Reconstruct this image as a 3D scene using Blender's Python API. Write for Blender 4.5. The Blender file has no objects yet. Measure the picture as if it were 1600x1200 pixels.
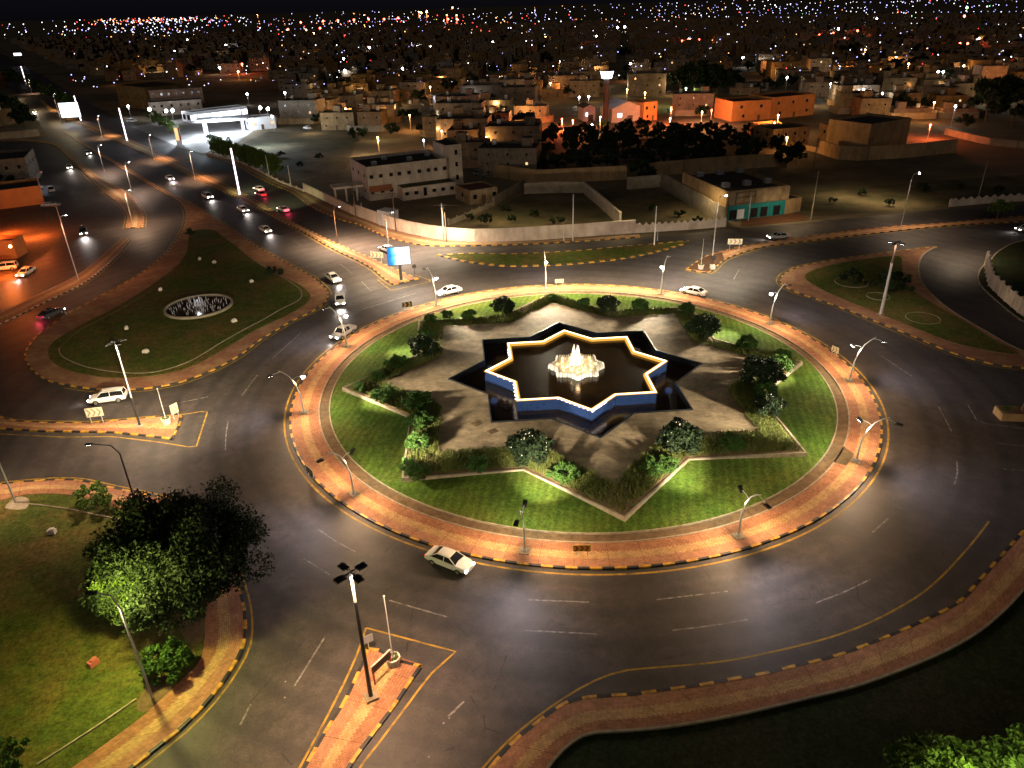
import bpy, math, random
import numpy as np
from mathutils import Vector, Matrix, Euler
from mathutils.geometry import tessellate_polygon

# ------------------------------------------------------------------ camera, sky, fill sun, exposure
SC = bpy.context.scene
COL = SC.collection
HC = 48.0; FPX = 1146.0; PIT = math.radians(27.33); ROL = math.radians(-1.7)
cam = bpy.data.cameras.new('camera'); cam.sensor_width = 36; cam.lens = FPX/1600*36
cam.clip_start = .5; cam.clip_end = 40000
co = bpy.data.objects.new('camera', cam); COL.objects.link(co)
co.matrix_world = Matrix.Translation((0, 0, HC)) @ Euler((math.pi/2-PIT, 0, 0)).to_matrix().to_4x4() @ Matrix.Rotation(ROL, 4, 'Z')
SC.camera = co
W = bpy.data.worlds.new('World'); SC.world = W; W.use_nodes = True
bg = W.node_tree.nodes['Background']
sky = W.node_tree.nodes.new('ShaderNodeTexSky'); sky.sky_type = 'NISHITA'; sky.sun_disc = False
sky.sun_elevation = math.radians(12.0); sky.sun_rotation = math.radians(190); sky.altitude = 600
mxs = W.node_tree.nodes.new('ShaderNodeMix'); mxs.data_type = 'RGBA'; mxs.blend_type = 'MULTIPLY'; mxs.inputs[0].default_value = 1; mxs.inputs[7].default_value = (.42, .45, 1.1, 1)   # night air
W.node_tree.links.new(sky.outputs[0], mxs.inputs[6]); W.node_tree.links.new(mxs.outputs[2], bg.inputs[0]); bg.inputs[1].default_value = 0.001
sl = bpy.data.lights.new('fill_sun', 'SUN'); sl.energy = 0.14; sl.angle = math.radians(35); sl.color = (1, .84, .68)  # weak warm sun added as fill on walls and roads
so = bpy.data.objects.new('fill_sun', sl); COL.objects.link(so); so.rotation_euler = (math.radians(52), 0, math.radians(-14))
SC.view_settings.view_transform = 'Standard'; SC.view_settings.look = 'None'
SC.view_settings.exposure = 0.55; SC.view_settings.gamma = 1.0
SC.render.engine = 'CYCLES'
cy = SC.cycles
cy.use_denoising = True; cy.max_bounces = 4; cy.diffuse_bounces = 2; cy.glossy_bounces = 2
cy.transmission_bounces = 2; cy.transparent_max_bounces = 4; cy.caustics_reflective = False; cy.caustics_refractive = False
cy.sample_clamp_indirect = 3; cy.sample_clamp_direct = 0
try: cy.use_light_tree = True
except Exception: pass

# ------------------------------------------------------------------ helpers
R = math.radians
_c, _s = math.cos(ROL), math.sin(ROL); _cp, _sp = math.cos(PIT), math.sin(PIT)
def G(px, py, z=0.0):                      # pixel of the photograph -> point of the place at height z
    x = (px-800)/FPX; y = -(py-600)/FPX
    X = _c*x-_s*y; Y = _s*x+_c*y
    dx, dy, dz = X, _cp+Y*_sp, -_sp+Y*_cp
    k = (HC-z)/-dz
    return Vector((dx*k, dy*k, z))
def PX(p):                                  # point -> pixel
    x, y, z = p[0], p[1], p[2]-HC
    d = y*_cp - z*_sp; X = x/d; Y = (y*_sp+z*_cp)/d
    xx = _c*X+_s*Y; yy = -_s*X+_c*Y
    return 800+xx*FPX, 600-yy*FPX
CEN = Vector((9.25, 93.65, 0))
ORD = ['first','second','third','fourth','fifth','sixth','seventh','eighth','ninth','tenth','eleventh','twelfth','thirteenth','fourteenth','fifteenth','sixteenth','seventeenth','eighteenth','nineteenth','twentieth']
def ordn(i):
    if i < 20: return ORD[i]
    n = i+1
    if n >= 100: return 'hundredth' if n == 100 else 'hundred-and-'+ordn(n-101)
    t = {2:'twenty',3:'thirty',4:'forty',5:'fifty',6:'sixty',7:'seventy',8:'eighty',9:'ninety'}[(n//10) % 10]
    if n % 10 == 0: return t[:-1]+'ieth'
    return t+'-'+ORD[n % 10-1]

def tag(o, label=None, cat=None, group=None, kind=None):
    if label: o['label'] = label
    if cat: o['category'] = cat
    if group: o['group'] = group
    if kind: o['kind'] = kind
    return o
def thing(name, label, cat, loc=(0,0,0), rz=0, group=None):
    o = bpy.data.objects.new(name, None); COL.objects.link(o); o.empty_display_size = .3
    o.location = loc; o.rotation_euler = (0,0,rz)
    return tag(o, label, cat, group)
class MB:
    def __init__(s): s.v=[]; s.f=[]; s.m=[]; s.uv=[]; s.has=False; s.smooth=False
    def face(s, pts, m=0, uv=None):
        n=len(s.v); s.v.extend([tuple(p) for p in pts]); s.f.append(tuple(range(n,n+len(pts)))); s.m.append(m)
        if uv: s.has=True; s.uv.extend(uv)
        else: s.uv.extend([(0,0)]*len(pts))
        return s
    def box(s, c, d, rz=0, m=0, M=None):
        hx,hy,hz=d[0]/2,d[1]/2,d[2]/2; n=len(s.v); cr,sr=math.cos(rz),math.sin(rz)
        for (a,b,e) in ((-1,-1,-1),(1,-1,-1),(1,1,-1),(-1,1,-1),(-1,-1,1),(1,-1,1),(1,1,1),(-1,1,1)):
            x,y,z=a*hx,b*hy,e*hz
            if M is not None:
                p=M@Vector((x,y,z)); s.v.append((p.x+c[0],p.y+c[1],p.z+c[2]))
            else: s.v.append((c[0]+x*cr-y*sr, c[1]+x*sr+y*cr, c[2]+z))
        for q in ((0,3,2,1),(4,5,6,7),(0,1,5,4),(1,2,6,5),(2,3,7,6),(3,0,4,7)):
            s.f.append(tuple(n+i for i in q)); s.m.append(m); s.uv.extend([(0,0)]*4)
        return s
    def tube(s, path, radii, seg=8, m=0, cap=True):
        path=[Vector(p) for p in path]
        if not hasattr(radii,'__len__'): radii=[radii]*len(path)
        n0=len(s.v); up=Vector((0,0,1))
        for i,p in enumerate(path):
            t=(path[min(i+1,len(path)-1)]-path[max(i-1,0)]).normalized()
            a=t.cross(up if abs(t.z)<.95 else Vector((1,0,0))).normalized(); b=t.cross(a)
            if abs(t.z)>=.95: pass
            for k in range(seg):
                w=2*math.pi*k/seg; q=p+(a*math.cos(w)+b*math.sin(w))*radii[i]; s.v.append(tuple(q))
        for i in range(len(path)-1):
            for k in range(seg):
                k2=(k+1)%seg; s.f.append((n0+i*seg+k,n0+i*seg+k2,n0+(i+1)*seg+k2,n0+(i+1)*seg+k)); s.m.append(m); s.uv.extend([(0,0)]*4)
        if cap:
            s.f.append(tuple(n0+k for k in range(seg))[::-1]); s.m.append(m); s.uv.extend([(0,0)]*seg)
            e=n0+(len(path)-1)*seg; s.f.append(tuple(e+k for k in range(seg))); s.m.append(m); s.uv.extend([(0,0)]*seg)
        return s
    def ball(s, c, r, m=0, seg=10, rings=6, sz=1.0):
        n0=len(s.v)
        for i in range(rings+1):
            a=math.pi*i/rings
            for k in range(seg):
                w=2*math.pi*k/seg
                s.v.append((c[0]+r*math.sin(a)*math.cos(w), c[1]+r*math.sin(a)*math.sin(w), c[2]+r*sz*math.cos(a)))
        for i in range(rings):
            for k in range(seg):
                k2=(k+1)%seg; s.f.append((n0+i*seg+k,n0+(i+1)*seg+k,n0+(i+1)*seg+k2,n0+i*seg+k2)); s.m.append(m); s.uv.extend([(0,0)]*4)
        return s
    def poly(s, pts, z=None, m=0, thick=0, mside=None):
        P=[Vector((p[0],p[1],p[2] if z is None else z)) for p in pts]
        for t in tessellate_polygon([P]):
            q=[P[i] for i in t]
            nz=(q[1]-q[0]).cross(q[2]-q[0]).z
            if nz<0: q=q[::-1]
            s.face(q,m)
        if thick:
            n=len(P)
            for i in range(n):
                a,b=P[i],P[(i+1)%n]; d=Vector((0,0,thick))
                s.face([a-d,b-d,b,a], mside if mside is not None else m)
        return s
    def build(s, name, mats, parent=None, smooth=False, share=None):
        me=bpy.data.meshes.new(name); me.from_pydata(s.v,[],s.f)
        if not isinstance(mats,(list,tuple)): mats=[mats]
        for mt in mats: me.materials.append(mt)
        if len(mats)>1: me.polygons.foreach_set('material_index', s.m)
        if s.has:
            u=me.uv_layers.new(name='UVMap'); u.data.foreach_set('uv', [c for t in s.uv for c in t])
        if smooth: me.polygons.foreach_set('use_smooth',[True]*len(me.polygons))
        me.update()
        o=bpy.data.objects.new(name,me); COL.objects.link(o)
        if parent is not None: o.parent=parent
        return o
def struct(name, mb, mats, kind='structure', label=None):
    o=mb.build(name,mats); o['kind']=kind
    if label: o['label']=label
    return o
def copy_tree(o, parent=None):
    c=o.copy(); COL.objects.link(c)
    if parent is not None: c.parent=parent
    for ch in o.children: copy_tree(ch,c)
    return c

# ------------------------------------------------------------------ materials
def newmat(name):
    m=bpy.data.materials.new(name); m.use_nodes=True; nt=m.node_tree
    return m,nt,nt.nodes['Principled BSDF']
def col4(c): return (c[0],c[1],c[2],1)
def pm(name, c1, c2=None, scale=1.0, rough=.8, bump=0, spec=.3, detail=4, metal=0, coords='pos', c3=None, s3=.1, lo=.35, hi=.65, bscale=None):
    m,nt,b=newmat(name); N=nt.nodes; L=nt.links
    b.inputs['Roughness'].default_value=rough; b.inputs['Metallic'].default_value=metal
    b.inputs['Specular IOR Level'].default_value=spec
    b.inputs['Base Color'].default_value=col4(c1)
    if coords=='pos': src=N.new('ShaderNodeNewGeometry').outputs['Position']
    else: src=N.new('ShaderNodeTexCoord').outputs['Object']
    if c2:
        nz=N.new('ShaderNodeTexNoise'); nz.inputs['Scale'].default_value=scale; nz.inputs['Detail'].default_value=detail; nz.inputs['Roughness'].default_value=.65
        L.new(src,nz.inputs['Vector'])
        mr=N.new('ShaderNodeMapRange'); mr.inputs[1].default_value=lo; mr.inputs[2].default_value=hi; L.new(nz.outputs['Fac'],mr.inputs[0])
        mx=N.new('ShaderNodeMix'); mx.data_type='RGBA'; mx.inputs[6].default_value=col4(c1); mx.inputs[7].default_value=col4(c2)
        L.new(mr.outputs[0],mx.inputs[0]); out=mx.outputs[2]
        if c3:
            n3=N.new('ShaderNodeTexNoise'); n3.inputs['Scale'].default_value=s3; n3.inputs['Detail'].default_value=5; n3.inputs['Roughness'].default_value=.7
            L.new(src,n3.inputs['Vector'])
            m3=N.new('ShaderNodeMapRange'); m3.inputs[1].default_value=.45; m3.inputs[2].default_value=.62; L.new(n3.outputs['Fac'],m3.inputs[0])
            x3=N.new('ShaderNodeMix'); x3.data_type='RGBA'; x3.inputs[7].default_value=col4(c3); L.new(out,x3.inputs[6]); L.new(m3.outputs[0],x3.inputs[0]); out=x3.outputs[2]
        L.new(out,b.inputs['Base Color'])
    if bump:
        nb=N.new('ShaderNodeTexNoise'); nb.inputs['Scale'].default_value=bscale or scale*6; nb.inputs['Detail'].default_value=3; L.new(src,nb.inputs['Vector'])
        bp=N.new('ShaderNodeBump'); bp.inputs['Strength'].default_value=bump; bp.inputs['Distance'].default_value=.05
        L.new(nb.outputs['Fac'],bp.inputs['Height']); L.new(bp.outputs[0],b.inputs['Normal'])
    return m
def em(name, c, strength, sample=False):
    m=bpy.data.materials.new(name); m.use_nodes=True; nt=m.node_tree; nt.nodes.clear()
    e=nt.nodes.new('ShaderNodeEmission'); o=nt.nodes.new('ShaderNodeOutputMaterial'); nt.links.new(e.outputs[0],o.inputs[0])
    e.inputs[0].default_value=col4(c); e.inputs[1].default_value=strength
    m.cycles.emission_sampling='AUTO' if sample else 'NONE'
    return m
def fine(m,scale,lo,hi,a=.34,b_=.66,stretch=None):
    nt=m.node_tree; N=nt.nodes; L=nt.links; b=N['Principled BSDF']; lk=b.inputs['Base Color'].links; src=lk[0].from_socket
    n=N.new('ShaderNodeTexNoise'); n.inputs['Scale'].default_value=scale; n.inputs['Detail'].default_value=8; n.inputs['Roughness'].default_value=.75
    g=N.new('ShaderNodeNewGeometry').outputs['Position']
    if stretch:
        mp=N.new('ShaderNodeMapping'); mp.inputs['Scale'].default_value=stretch; L.new(g,mp.inputs[0]); g=mp.outputs[0]
    L.new(g,n.inputs['Vector'])
    r=N.new('ShaderNodeMapRange'); r.inputs[1].default_value=a; r.inputs[2].default_value=b_; r.inputs[3].default_value=lo; r.inputs[4].default_value=hi; L.new(n.outputs['Fac'],r.inputs[0])
    x=N.new('ShaderNodeMix'); x.data_type='RGBA'; x.blend_type='MULTIPLY'; x.inputs[0].default_value=1; L.new(src,x.inputs[6]); L.new(r.outputs[0],x.inputs[7]); L.new(x.outputs[2],b.inputs['Base Color'])
def leafm(name,c1,c2,sc=1.5):
    m=pm(name,c1,c2,scale=sc,rough=.75,spec=.12,coords='obj')
    return m
M={}
# asphalt: worn grey with darker tyre lanes, patches and a slight sheen
def asphalt():
    m,nt,b=newmat('asphalt'); N=nt.nodes; L=nt.links
    g=N.new('ShaderNodeNewGeometry').outputs['Position']
    def noise(s,d,r=.6,sx=None):
        n=N.new('ShaderNodeTexNoise'); n.inputs['Scale'].default_value=s; n.inputs['Detail'].default_value=d; n.inputs['Roughness'].default_value=r
        L.new(g,n.inputs['Vector']); return n.outputs['Fac']
    def ramp(src,a,bb):
        r=N.new('ShaderNodeMapRange'); r.inputs[1].default_value=a; r.inputs[2].default_value=bb; L.new(src,r.inputs[0]); return r.outputs[0]
    def mix(f,a,bb):
        x=N.new('ShaderNodeMix'); x.data_type='RGBA'
        L.new(f,x.inputs[0])
        for i,v in ((6,a),(7,bb)):
            if isinstance(v,tuple): x.inputs[i].default_value=col4(v)
            else: L.new(v,x.inputs[i])
        return x.outputs[2]
    c=mix(ramp(noise(.06,6,.65),.38,.62),(.054,.046,.042),(.080,.069,.063))
    c=mix(ramp(noise(.9,5,.7),.42,.75),c,(.040,.036,.036))
    # concentric tyre wear round the island
    sub=N.new('ShaderNodeVectorMath'); sub.operation='SUBTRACT'; L.new(g,sub.inputs[0]); sub.inputs[1].default_value=CEN
    ln=N.new('ShaderNodeVectorMath'); ln.operation='LENGTH'; L.new(sub.outputs[0],ln.inputs[0])
    ml=N.new('ShaderNodeMath'); ml.operation='MULTIPLY'; ml.inputs[1].default_value=1.7; L.new(ln.outputs[1],ml.inputs[0])
    sn=N.new('ShaderNodeMath'); sn.operation='SINE'; L.new(ml.outputs[0],sn.inputs[0])
    f=N.new('ShaderNodeMath'); f.operation='MULTIPLY'; L.new(ramp(sn.outputs[0],.1,1.0),f.inputs[0]); f.inputs[1].default_value=.6
    c=mix(f.outputs[0],c,(.036,.033,.033))
    vz=N.new('ShaderNodeTexVoronoi'); vz.feature='DISTANCE_TO_EDGE'; vz.inputs['Scale'].default_value=.11; L.new(g,vz.inputs['Vector'])
    n2=noise(.5,4)
    cr=N.new('ShaderNodeMapRange'); cr.inputs[1].default_value=.006; cr.inputs[2].default_value=.0; L.new(vz.outputs['Distance'],cr.inputs[0])
    f2=N.new('ShaderNodeMath'); f2.operation='MULTIPLY'; L.new(cr.outputs[0],f2.inputs[0]); L.new(ramp(n2,.5,.6),f2.inputs[1])
    c=mix(f2.outputs[0],c,(.018,.017,.017))
    L.new(c,b.inputs['Base Color'])
    rr=N.new('ShaderNodeMapRange'); rr.inputs[3].default_value=.5; rr.inputs[4].default_value=.7; L.new(noise(.15,4),rr.inputs[0]); L.new(rr.outputs[0],b.inputs['Roughness'])
    b.inputs['Specular IOR Level'].default_value=.4
    bp=N.new('ShaderNodeBump'); bp.inputs['Strength'].default_value=.35; bp.inputs['Distance'].default_value=.02; L.new(noise(9,3),bp.inputs['Height']); L.new(bp.outputs[0],b.inputs['Normal'])
    return m
M['asphalt']=asphalt(); fine(M['asphalt'],.35,.72,1.22); fine(M['asphalt'],6,.75,1.25)
def pavers(name, width, red=(.50,.245,.14), yel=(.60,.37,.17), red2=(.44,.20,.105)):
    m,nt,b=newmat(name); N=nt.nodes; L=nt.links
    uv=N.new('ShaderNodeUVMap').outputs[0]
    sp=N.new('ShaderNodeSeparateXYZ'); L.new(uv,sp.inputs[0])
    cr=N.new('ShaderNodeValToRGB'); e=cr.color_ramp; e.interpolation='CONSTANT'
    # jagged edge between colours, brick by brick
    wv=N.new('ShaderNodeMath'); wv.operation='MULTIPLY'; wv.inputs[1].default_value=2.6; L.new(sp.outputs[0],wv.inputs[0])
    fr=N.new('ShaderNodeMath'); fr.operation='FRACT'; L.new(wv.outputs[0],fr.inputs[0])
    gt=N.new('ShaderNodeMath'); gt.operation='GREATER_THAN'; gt.inputs[1].default_value=.5; L.new(fr.outputs[0],gt.inputs[0])
    ma=N.new('ShaderNodeMath'); ma.operation='MULTIPLY_ADD'; ma.inputs[1].default_value=.035; L.new(gt.outputs[0],ma.inputs[0]); L.new(sp.outputs[1],ma.inputs[2])
    L.new(ma.outputs[0],cr.inputs[0])
    e.elements[0].position=0; e.elements[0].color=col4(red); e.elements[1].position=.36; e.elements[1].color=col4(yel)
    k=e.elements.new(.66); k.color=col4(red2)
    cx=N.new('ShaderNodeCombineXYZ'); L.new(sp.outputs[0],cx.inputs[0])
    mv=N.new('ShaderNodeMath'); mv.operation='MULTIPLY'; mv.inputs[1].default_value=width; L.new(sp.outputs[1],mv.inputs[0]); L.new(mv.outputs[0],cx.inputs[1])
    bt=N.new('ShaderNodeTexBrick'); bt.inputs['Scale'].default_value=1; bt.inputs['Brick Width'].default_value=.4; bt.inputs['Row Height'].default_value=.2; bt.inputs['Mortar Size'].default_value=.012
    bt.inputs['Color1'].default_value=(1,1,1,1); bt.inputs['Color2'].default_value=(.72,.72,.72,1); bt.inputs['Mortar'].default_value=(.35,.33,.3,1)
    L.new(cx.outputs[0],bt.inputs['Vector'])
    bt2=N.new('ShaderNodeTexBrick'); bt2.inputs['Scale'].default_value=1; bt2.inputs['Brick Width'].default_value=3.3; bt2.inputs['Row Height'].default_value=9; bt2.inputs['Mortar Size'].default_value=.035; bt2.offset=0
    bt2.inputs['Color1'].default_value=(1,1,1,1); bt2.inputs['Color2'].default_value=(.9,.9,.9,1); bt2.inputs['Mortar'].default_value=(.6,.55,.5,1)
    L.new(cx.outputs[0],bt2.inputs['Vector'])
    g=N.new('ShaderNodeNewGeometry').outputs['Position']
    nz=N.new('ShaderNodeTexNoise'); nz.inputs['Scale'].default_value=.45; nz.inputs['Detail'].default_value=7; nz.inputs['Roughness'].default_value=.7; L.new(g,nz.inputs['Vector'])
    mr=N.new('ShaderNodeMapRange'); mr.inputs[1].default_value=.3; mr.inputs[2].default_value=.62; mr.inputs[3].default_value=.72; mr.inputs[4].default_value=1.05; L.new(nz.outputs['Fac'],mr.inputs[0])
    def mul(a,bb):
        x=N.new('ShaderNodeMix'); x.data_type='RGBA'; x.blend_type='MULTIPLY'; x.inputs[0].default_value=1; L.new(a,x.inputs[6]); L.new(bb,x.inputs[7]); return x.outputs[2]
    c=mul(mul(mul(cr.outputs[0],bt.outputs['Color']),bt2.outputs['Color']),mr.outputs[0])
    L.new(c,b.inputs['Base Color']); b.inputs['Roughness'].default_value=.8; b.inputs['Specular IOR Level'].default_value=.25
    return m
M['paver']=pavers('paver_blocks',3.6); fine(M['paver'],1.2,.86,1.12)
M['paver_pale']=pavers('paver_blocks_pale',4.0,(.36,.20,.11),(.5,.36,.18),(.34,.19,.11))
def kerbmat(name,c1,c2,per=2.35,duty=.5):
    m,nt,b=newmat(name); N=nt.nodes; L=nt.links
    sp=N.new('ShaderNodeSeparateXYZ'); L.new(N.new('ShaderNodeUVMap').outputs[0],sp.inputs[0])
    d=N.new('ShaderNodeMath'); d.operation='DIVIDE'; d.inputs[1].default_value=per; L.new(sp.outputs[0],d.inputs[0])
    f=N.new('ShaderNodeMath'); f.operation='FRACT'; L.new(d.outputs[0],f.inputs[0])
    gt=N.new('ShaderNodeMath'); gt.operation='GREATER_THAN'; gt.inputs[1].default_value=duty; L.new(f.outputs[0],gt.inputs[0])
    nz=N.new('ShaderNodeTexNoise'); nz.inputs['Scale'].default_value=2.2; nz.inputs['Detail'].default_value=5; L.new(N.new('ShaderNodeNewGeometry').outputs['Position'],nz.inputs['Vector'])
    mr=N.new('ShaderNodeMapRange'); mr.inputs[1].default_value=.35; mr.inputs[2].default_value=.6; mr.inputs[3].default_value=.45; mr.inputs[4].default_value=1; L.new(nz.outputs['Fac'],mr.inputs[0])
    x=N.new('ShaderNodeMix'); x.data_type='RGBA'; x.inputs[6].default_value=col4(c1); x.inputs[7].default_value=col4(c2); L.new(gt.outputs[0],x.inputs[0])
    y=N.new('ShaderNodeMix'); y.data_type='RGBA'; y.blend_type='MULTIPLY'; y.inputs[0].default_value=1; L.new(x.outputs[2],y.inputs[6]); L.new(mr.outputs[0],y.inputs[7])
    L.new(y.outputs[2],b.inputs['Base Color']); b.inputs['Roughness'].default_value=.55
    return m
M['kerb_yb']=kerbmat('kerb_yellow_black',(.62,.34,.04),(.025,.025,.028))
M['kerb_wb']=kerbmat('kerb_white_black',(.6,.55,.48),(.03,.03,.03),1.5)
M['kerb_plain']=pm('kerb_concrete',(.36,.30,.22),(.22,.18,.13),scale=1.5,rough=.85)
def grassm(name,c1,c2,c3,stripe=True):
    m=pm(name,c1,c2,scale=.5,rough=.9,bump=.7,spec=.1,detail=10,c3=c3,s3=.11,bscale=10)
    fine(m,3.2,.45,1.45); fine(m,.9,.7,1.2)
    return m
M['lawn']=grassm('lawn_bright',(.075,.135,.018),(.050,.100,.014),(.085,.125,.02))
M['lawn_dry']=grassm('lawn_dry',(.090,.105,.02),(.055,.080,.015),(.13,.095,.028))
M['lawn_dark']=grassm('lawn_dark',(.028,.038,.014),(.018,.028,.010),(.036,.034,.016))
M['soil']=pm('brown_soil',(.17,.11,.055),(.09,.06,.032),scale=1.2,rough=.95,bump=.5)
M['ground']=pm('desert_ground',(.19,.15,.095),(.115,.09,.058),scale=.05,rough=.95,spec=.1,detail=9,c3=(.075,.07,.045),s3=.016)
M['soil_f']=None
M['lot']=pm('rough_lot_ground',(.145,.115,.07),(.07,.062,.038),scale=.12,rough=.95,spec=.1,detail=9,c3=(.05,.052,.028),s3=.05)
def plazam():
    m=pm('plaza_concrete',(.46,.35,.22),(.34,.26,.165),scale=.35,rough=.8,spec=.3,detail=9,c3=(.20,.15,.095),s3=.09)
    return m
M['plaza']=plazam(); fine(M['plaza'],.8,.62,1.2); fine(M['plaza'],.25,.7,1.2,stretch=(1,2.5,1))
M['basin']=pm('pool_basin',(.02,.024,.03),(.01,.012,.016),scale=2,rough=.4)
m,nt,b=newmat('pool_water'); b.inputs['Base Color'].default_value=(.03,.018,.006,1); b.inputs['Roughness'].default_value=.16; b.inputs['Specular IOR Level'].default_value=.5
nz=nt.nodes.new('ShaderNodeTexNoise'); nz.inputs['Scale'].default_value=2.5; nz.inputs['Detail'].default_value=3
nt.links.new(nt.nodes.new('ShaderNodeNewGeometry').outputs['Position'],nz.inputs['Vector'])
bp=nt.nodes.new('ShaderNodeBump'); bp.inputs['Strength'].default_value=.5; bp.inputs['Distance'].default_value=.05; nt.links.new(nz.outputs['Fac'],bp.inputs['Height']); nt.links.new(bp.outputs[0],b.inputs['Normal'])
M['water']=m
M['bluetile']=pm('blue_mosaic_wall',(.018,.042,.13),(.010,.022,.075),scale=4,rough=.25,spec=.5)
M['stone']=pm('white_stone',(.62,.58,.52),(.48,.44,.38),scale=1.5,rough=.5)
M['foam']=pm('water_foam',(.85,.87,.88),None,rough=.5)
M['led']=em('warm_led_strip',(1,.78,.38),4.2,True); M['rim_glow']=em('golden_rim_glow',(1,.47,.07),.75,True)  # the gold one imitates bloom and wash around the strip
M['poolled']=em('fountain_lamp',(1,.62,.22),6,False)
M['ledpale']=em('pale_led_dots',(1,.85,.8),12)
M['white_line']=pm('road_paint_white',(.30,.29,.27),(.08,.075,.07),scale=1.6,rough=.7,lo=.38,hi=.62)
M['yellow_line']=pm('road_paint_yellow',(.42,.26,.03),(.10,.075,.03),scale=1.0,rough=.7,lo=.42,hi=.72)
M['patch']=pm('asphalt_patch',(.034,.031,.030),(.046,.041,.039),scale=2,rough=.7)
M['steel']=pm('galvanised_pole',(.55,.55,.54),(.42,.42,.42),scale=2,rough=.45,metal=.0,spec=.5,coords='obj')
M['whitepaint']=pm('white_pole_paint',(.75,.74,.71),(.6,.6,.57),scale=3,rough=.45,coords='obj')
M['darkmetal']=pm('dark_metal',(.025,.025,.027),rough=.45,spec=.5)
M['rust']=pm('brown_wood',(.14,.09,.055),(.08,.05,.03),scale=3,rough=.8,coords='obj')
M['lens']=em('white_lamp_glass',(.93,.95,1.0),40)
M['lens_warm']=em('warm_lamp_glass',(1,.55,.2),30)
M['lens_red']=em('red_lamp_glass',(1,.08,.04),20)
M['lens_green']=em('green_lamp_glass',(.4,1,.35),10)
M['tube']=em('light_column_glass',(1,.76,.86),3.4,True)
M['car_white']=pm('car_paint_white',(.74,.74,.72),rough=.25,spec=.6); M['car_silver']=pm('car_paint_silver',(.42,.43,.45),rough=.28,metal=.5,spec=.6)
M['car_dark']=pm('car_paint_dark',(.05,.055,.065),rough=.25,spec=.6); M['car_red']=pm('car_paint_pink_red',(.45,.12,.10),rough=.3,spec=.6)
M['carglass']=pm('car_glass',(.012,.014,.018),rough=.08,spec=.7)
M['tyre']=pm('tyre_rubber',(.02,.02,.02),rough=.85); M['rim']=pm('wheel_rim',(.4,.4,.42),rough=.35,metal=.8)
M['headlight']=em('headlight_glass',(1,.93,.85),35); M['headlight_off']=pm('headlight_clear',(.6,.62,.65),rough=.15,spec=.7)
M['tail']=em('taillight_glow',(1,.04,.04),6); M['plastic']=pm('black_plastic',(.02,.02,.02),rough=.6)
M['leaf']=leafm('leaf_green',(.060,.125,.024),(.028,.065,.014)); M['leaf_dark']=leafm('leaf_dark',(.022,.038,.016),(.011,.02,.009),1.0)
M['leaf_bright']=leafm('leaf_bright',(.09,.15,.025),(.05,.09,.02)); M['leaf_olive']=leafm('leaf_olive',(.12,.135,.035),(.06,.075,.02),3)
M['bark']=pm('bark',(.13,.085,.05),(.07,.045,.03),scale=4,rough=.9,coords='obj')
WALLS=[pm('plaster_'+n,tuple(x*y for x,y in zip(c,(.68,.62,.55))),tuple(x*y for x,y in zip(c,(.42,.38,.33))),scale=.5,rough=.9,spec=.15,coords='obj') for n,c in (('cream',(.52,.43,.30)),('sand',(.44,.33,.20)),('tan',(.36,.27,.17)),('pinkish',(.46,.33,.26)),('grey',(.34,.31,.27)),('ochre',(.42,.28,.12)))]
for _m in WALLS: fine(_m,.45,.62,1.15,stretch=(1,1,.35))
M['white_wall']=pm('plaster_white',(.60,.52,.44),(.48,.40,.32),scale=.4,rough=.85,spec=.2)
M['tan_wall']=pm('wall_tan',(.42,.29,.15),(.30,.21,.11),scale=.3,rough=.9,spec=.15,detail=7)
fine(M['white_wall'],.5,.72,1.1,stretch=(1,1,.3)); fine(M['tan_wall'],.45,.62,1.15,stretch=(1,1,.3))
M['grey_wall']=pm('wall_grey',(.30,.26,.20),(.18,.16,.12),scale=.4,rough=.9,spec=.15,detail=7)
M['roof']=pm('roof_dark',(.045,.043,.04),(.03,.028,.026),scale=.6,rough=.9,coords='obj'); M['roof_brown']=pm('roof_brown',(.13,.06,.04),(.09,.045,.03),scale=.8,rough=.9)
M['glass_dark']=pm('window_glass',(.012,.012,.016),rough=.12,spec=.6); M['glass_lit']=em('lit_window',(1,.62,.28),.9)
M['teal']=pm('teal_paint',(.02,.22,.23),(.012,.15,.16),scale=.8,rough=.5); M['brown_panel']=pm('brown_panel',(.25,.09,.04),rough=.7)
M['orange_wall']=pm('plaster_orange_lit',(.62,.25,.08),(.5,.2,.06),scale=.4,rough=.85)  # orange lamp light is put into the plaster colour
M['grey_metal']=pm('grey_cladding',(.32,.33,.36),(.25,.26,.29),scale=.5,rough=.5)
M['red_sign']=pm('red_paint',(.42,.03,.03),rough=.5); M['sign_pale']=pm('sign_panel_pale',(.55,.5,.36),rough=.5); M['sign_yellow']=pm('sign_panel_yellow',(.62,.42,.08),rough=.45)
M['station_white']=pm('station_white_cladding',(.72,.74,.78),rough=.4); M['shopglow']=em('lit_shop_front',(.85,.92,1),2.6,True); M['whiteglow']=em('downlight_tank_glow',(.85,.93,1),7,True)
M['concrete']=pm('concrete_yard',(.30,.29,.28),(.22,.21,.2),scale=.3,rough=.7)

def light(kind, loc, power, color=(1,.9,.78), d=None, angle=150, blend=.6, size=.25, parent=None, name='lamp_light'):
    l=bpy.data.lights.new(name,kind); l.energy=power; l.color=color; l.shadow_soft_size=size
    o=bpy.data.objects.new(name,l); COL.objects.link(o)
    if kind=='SPOT':
        l.spot_size=R(angle); l.spot_blend=blend
        d=Vector(d or (0,0,-1)); o.rotation_euler=d.to_track_quat('-Z','Y').to_euler()
    o.location=loc
    if parent is not None: o.parent=parent
    return o

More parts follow.
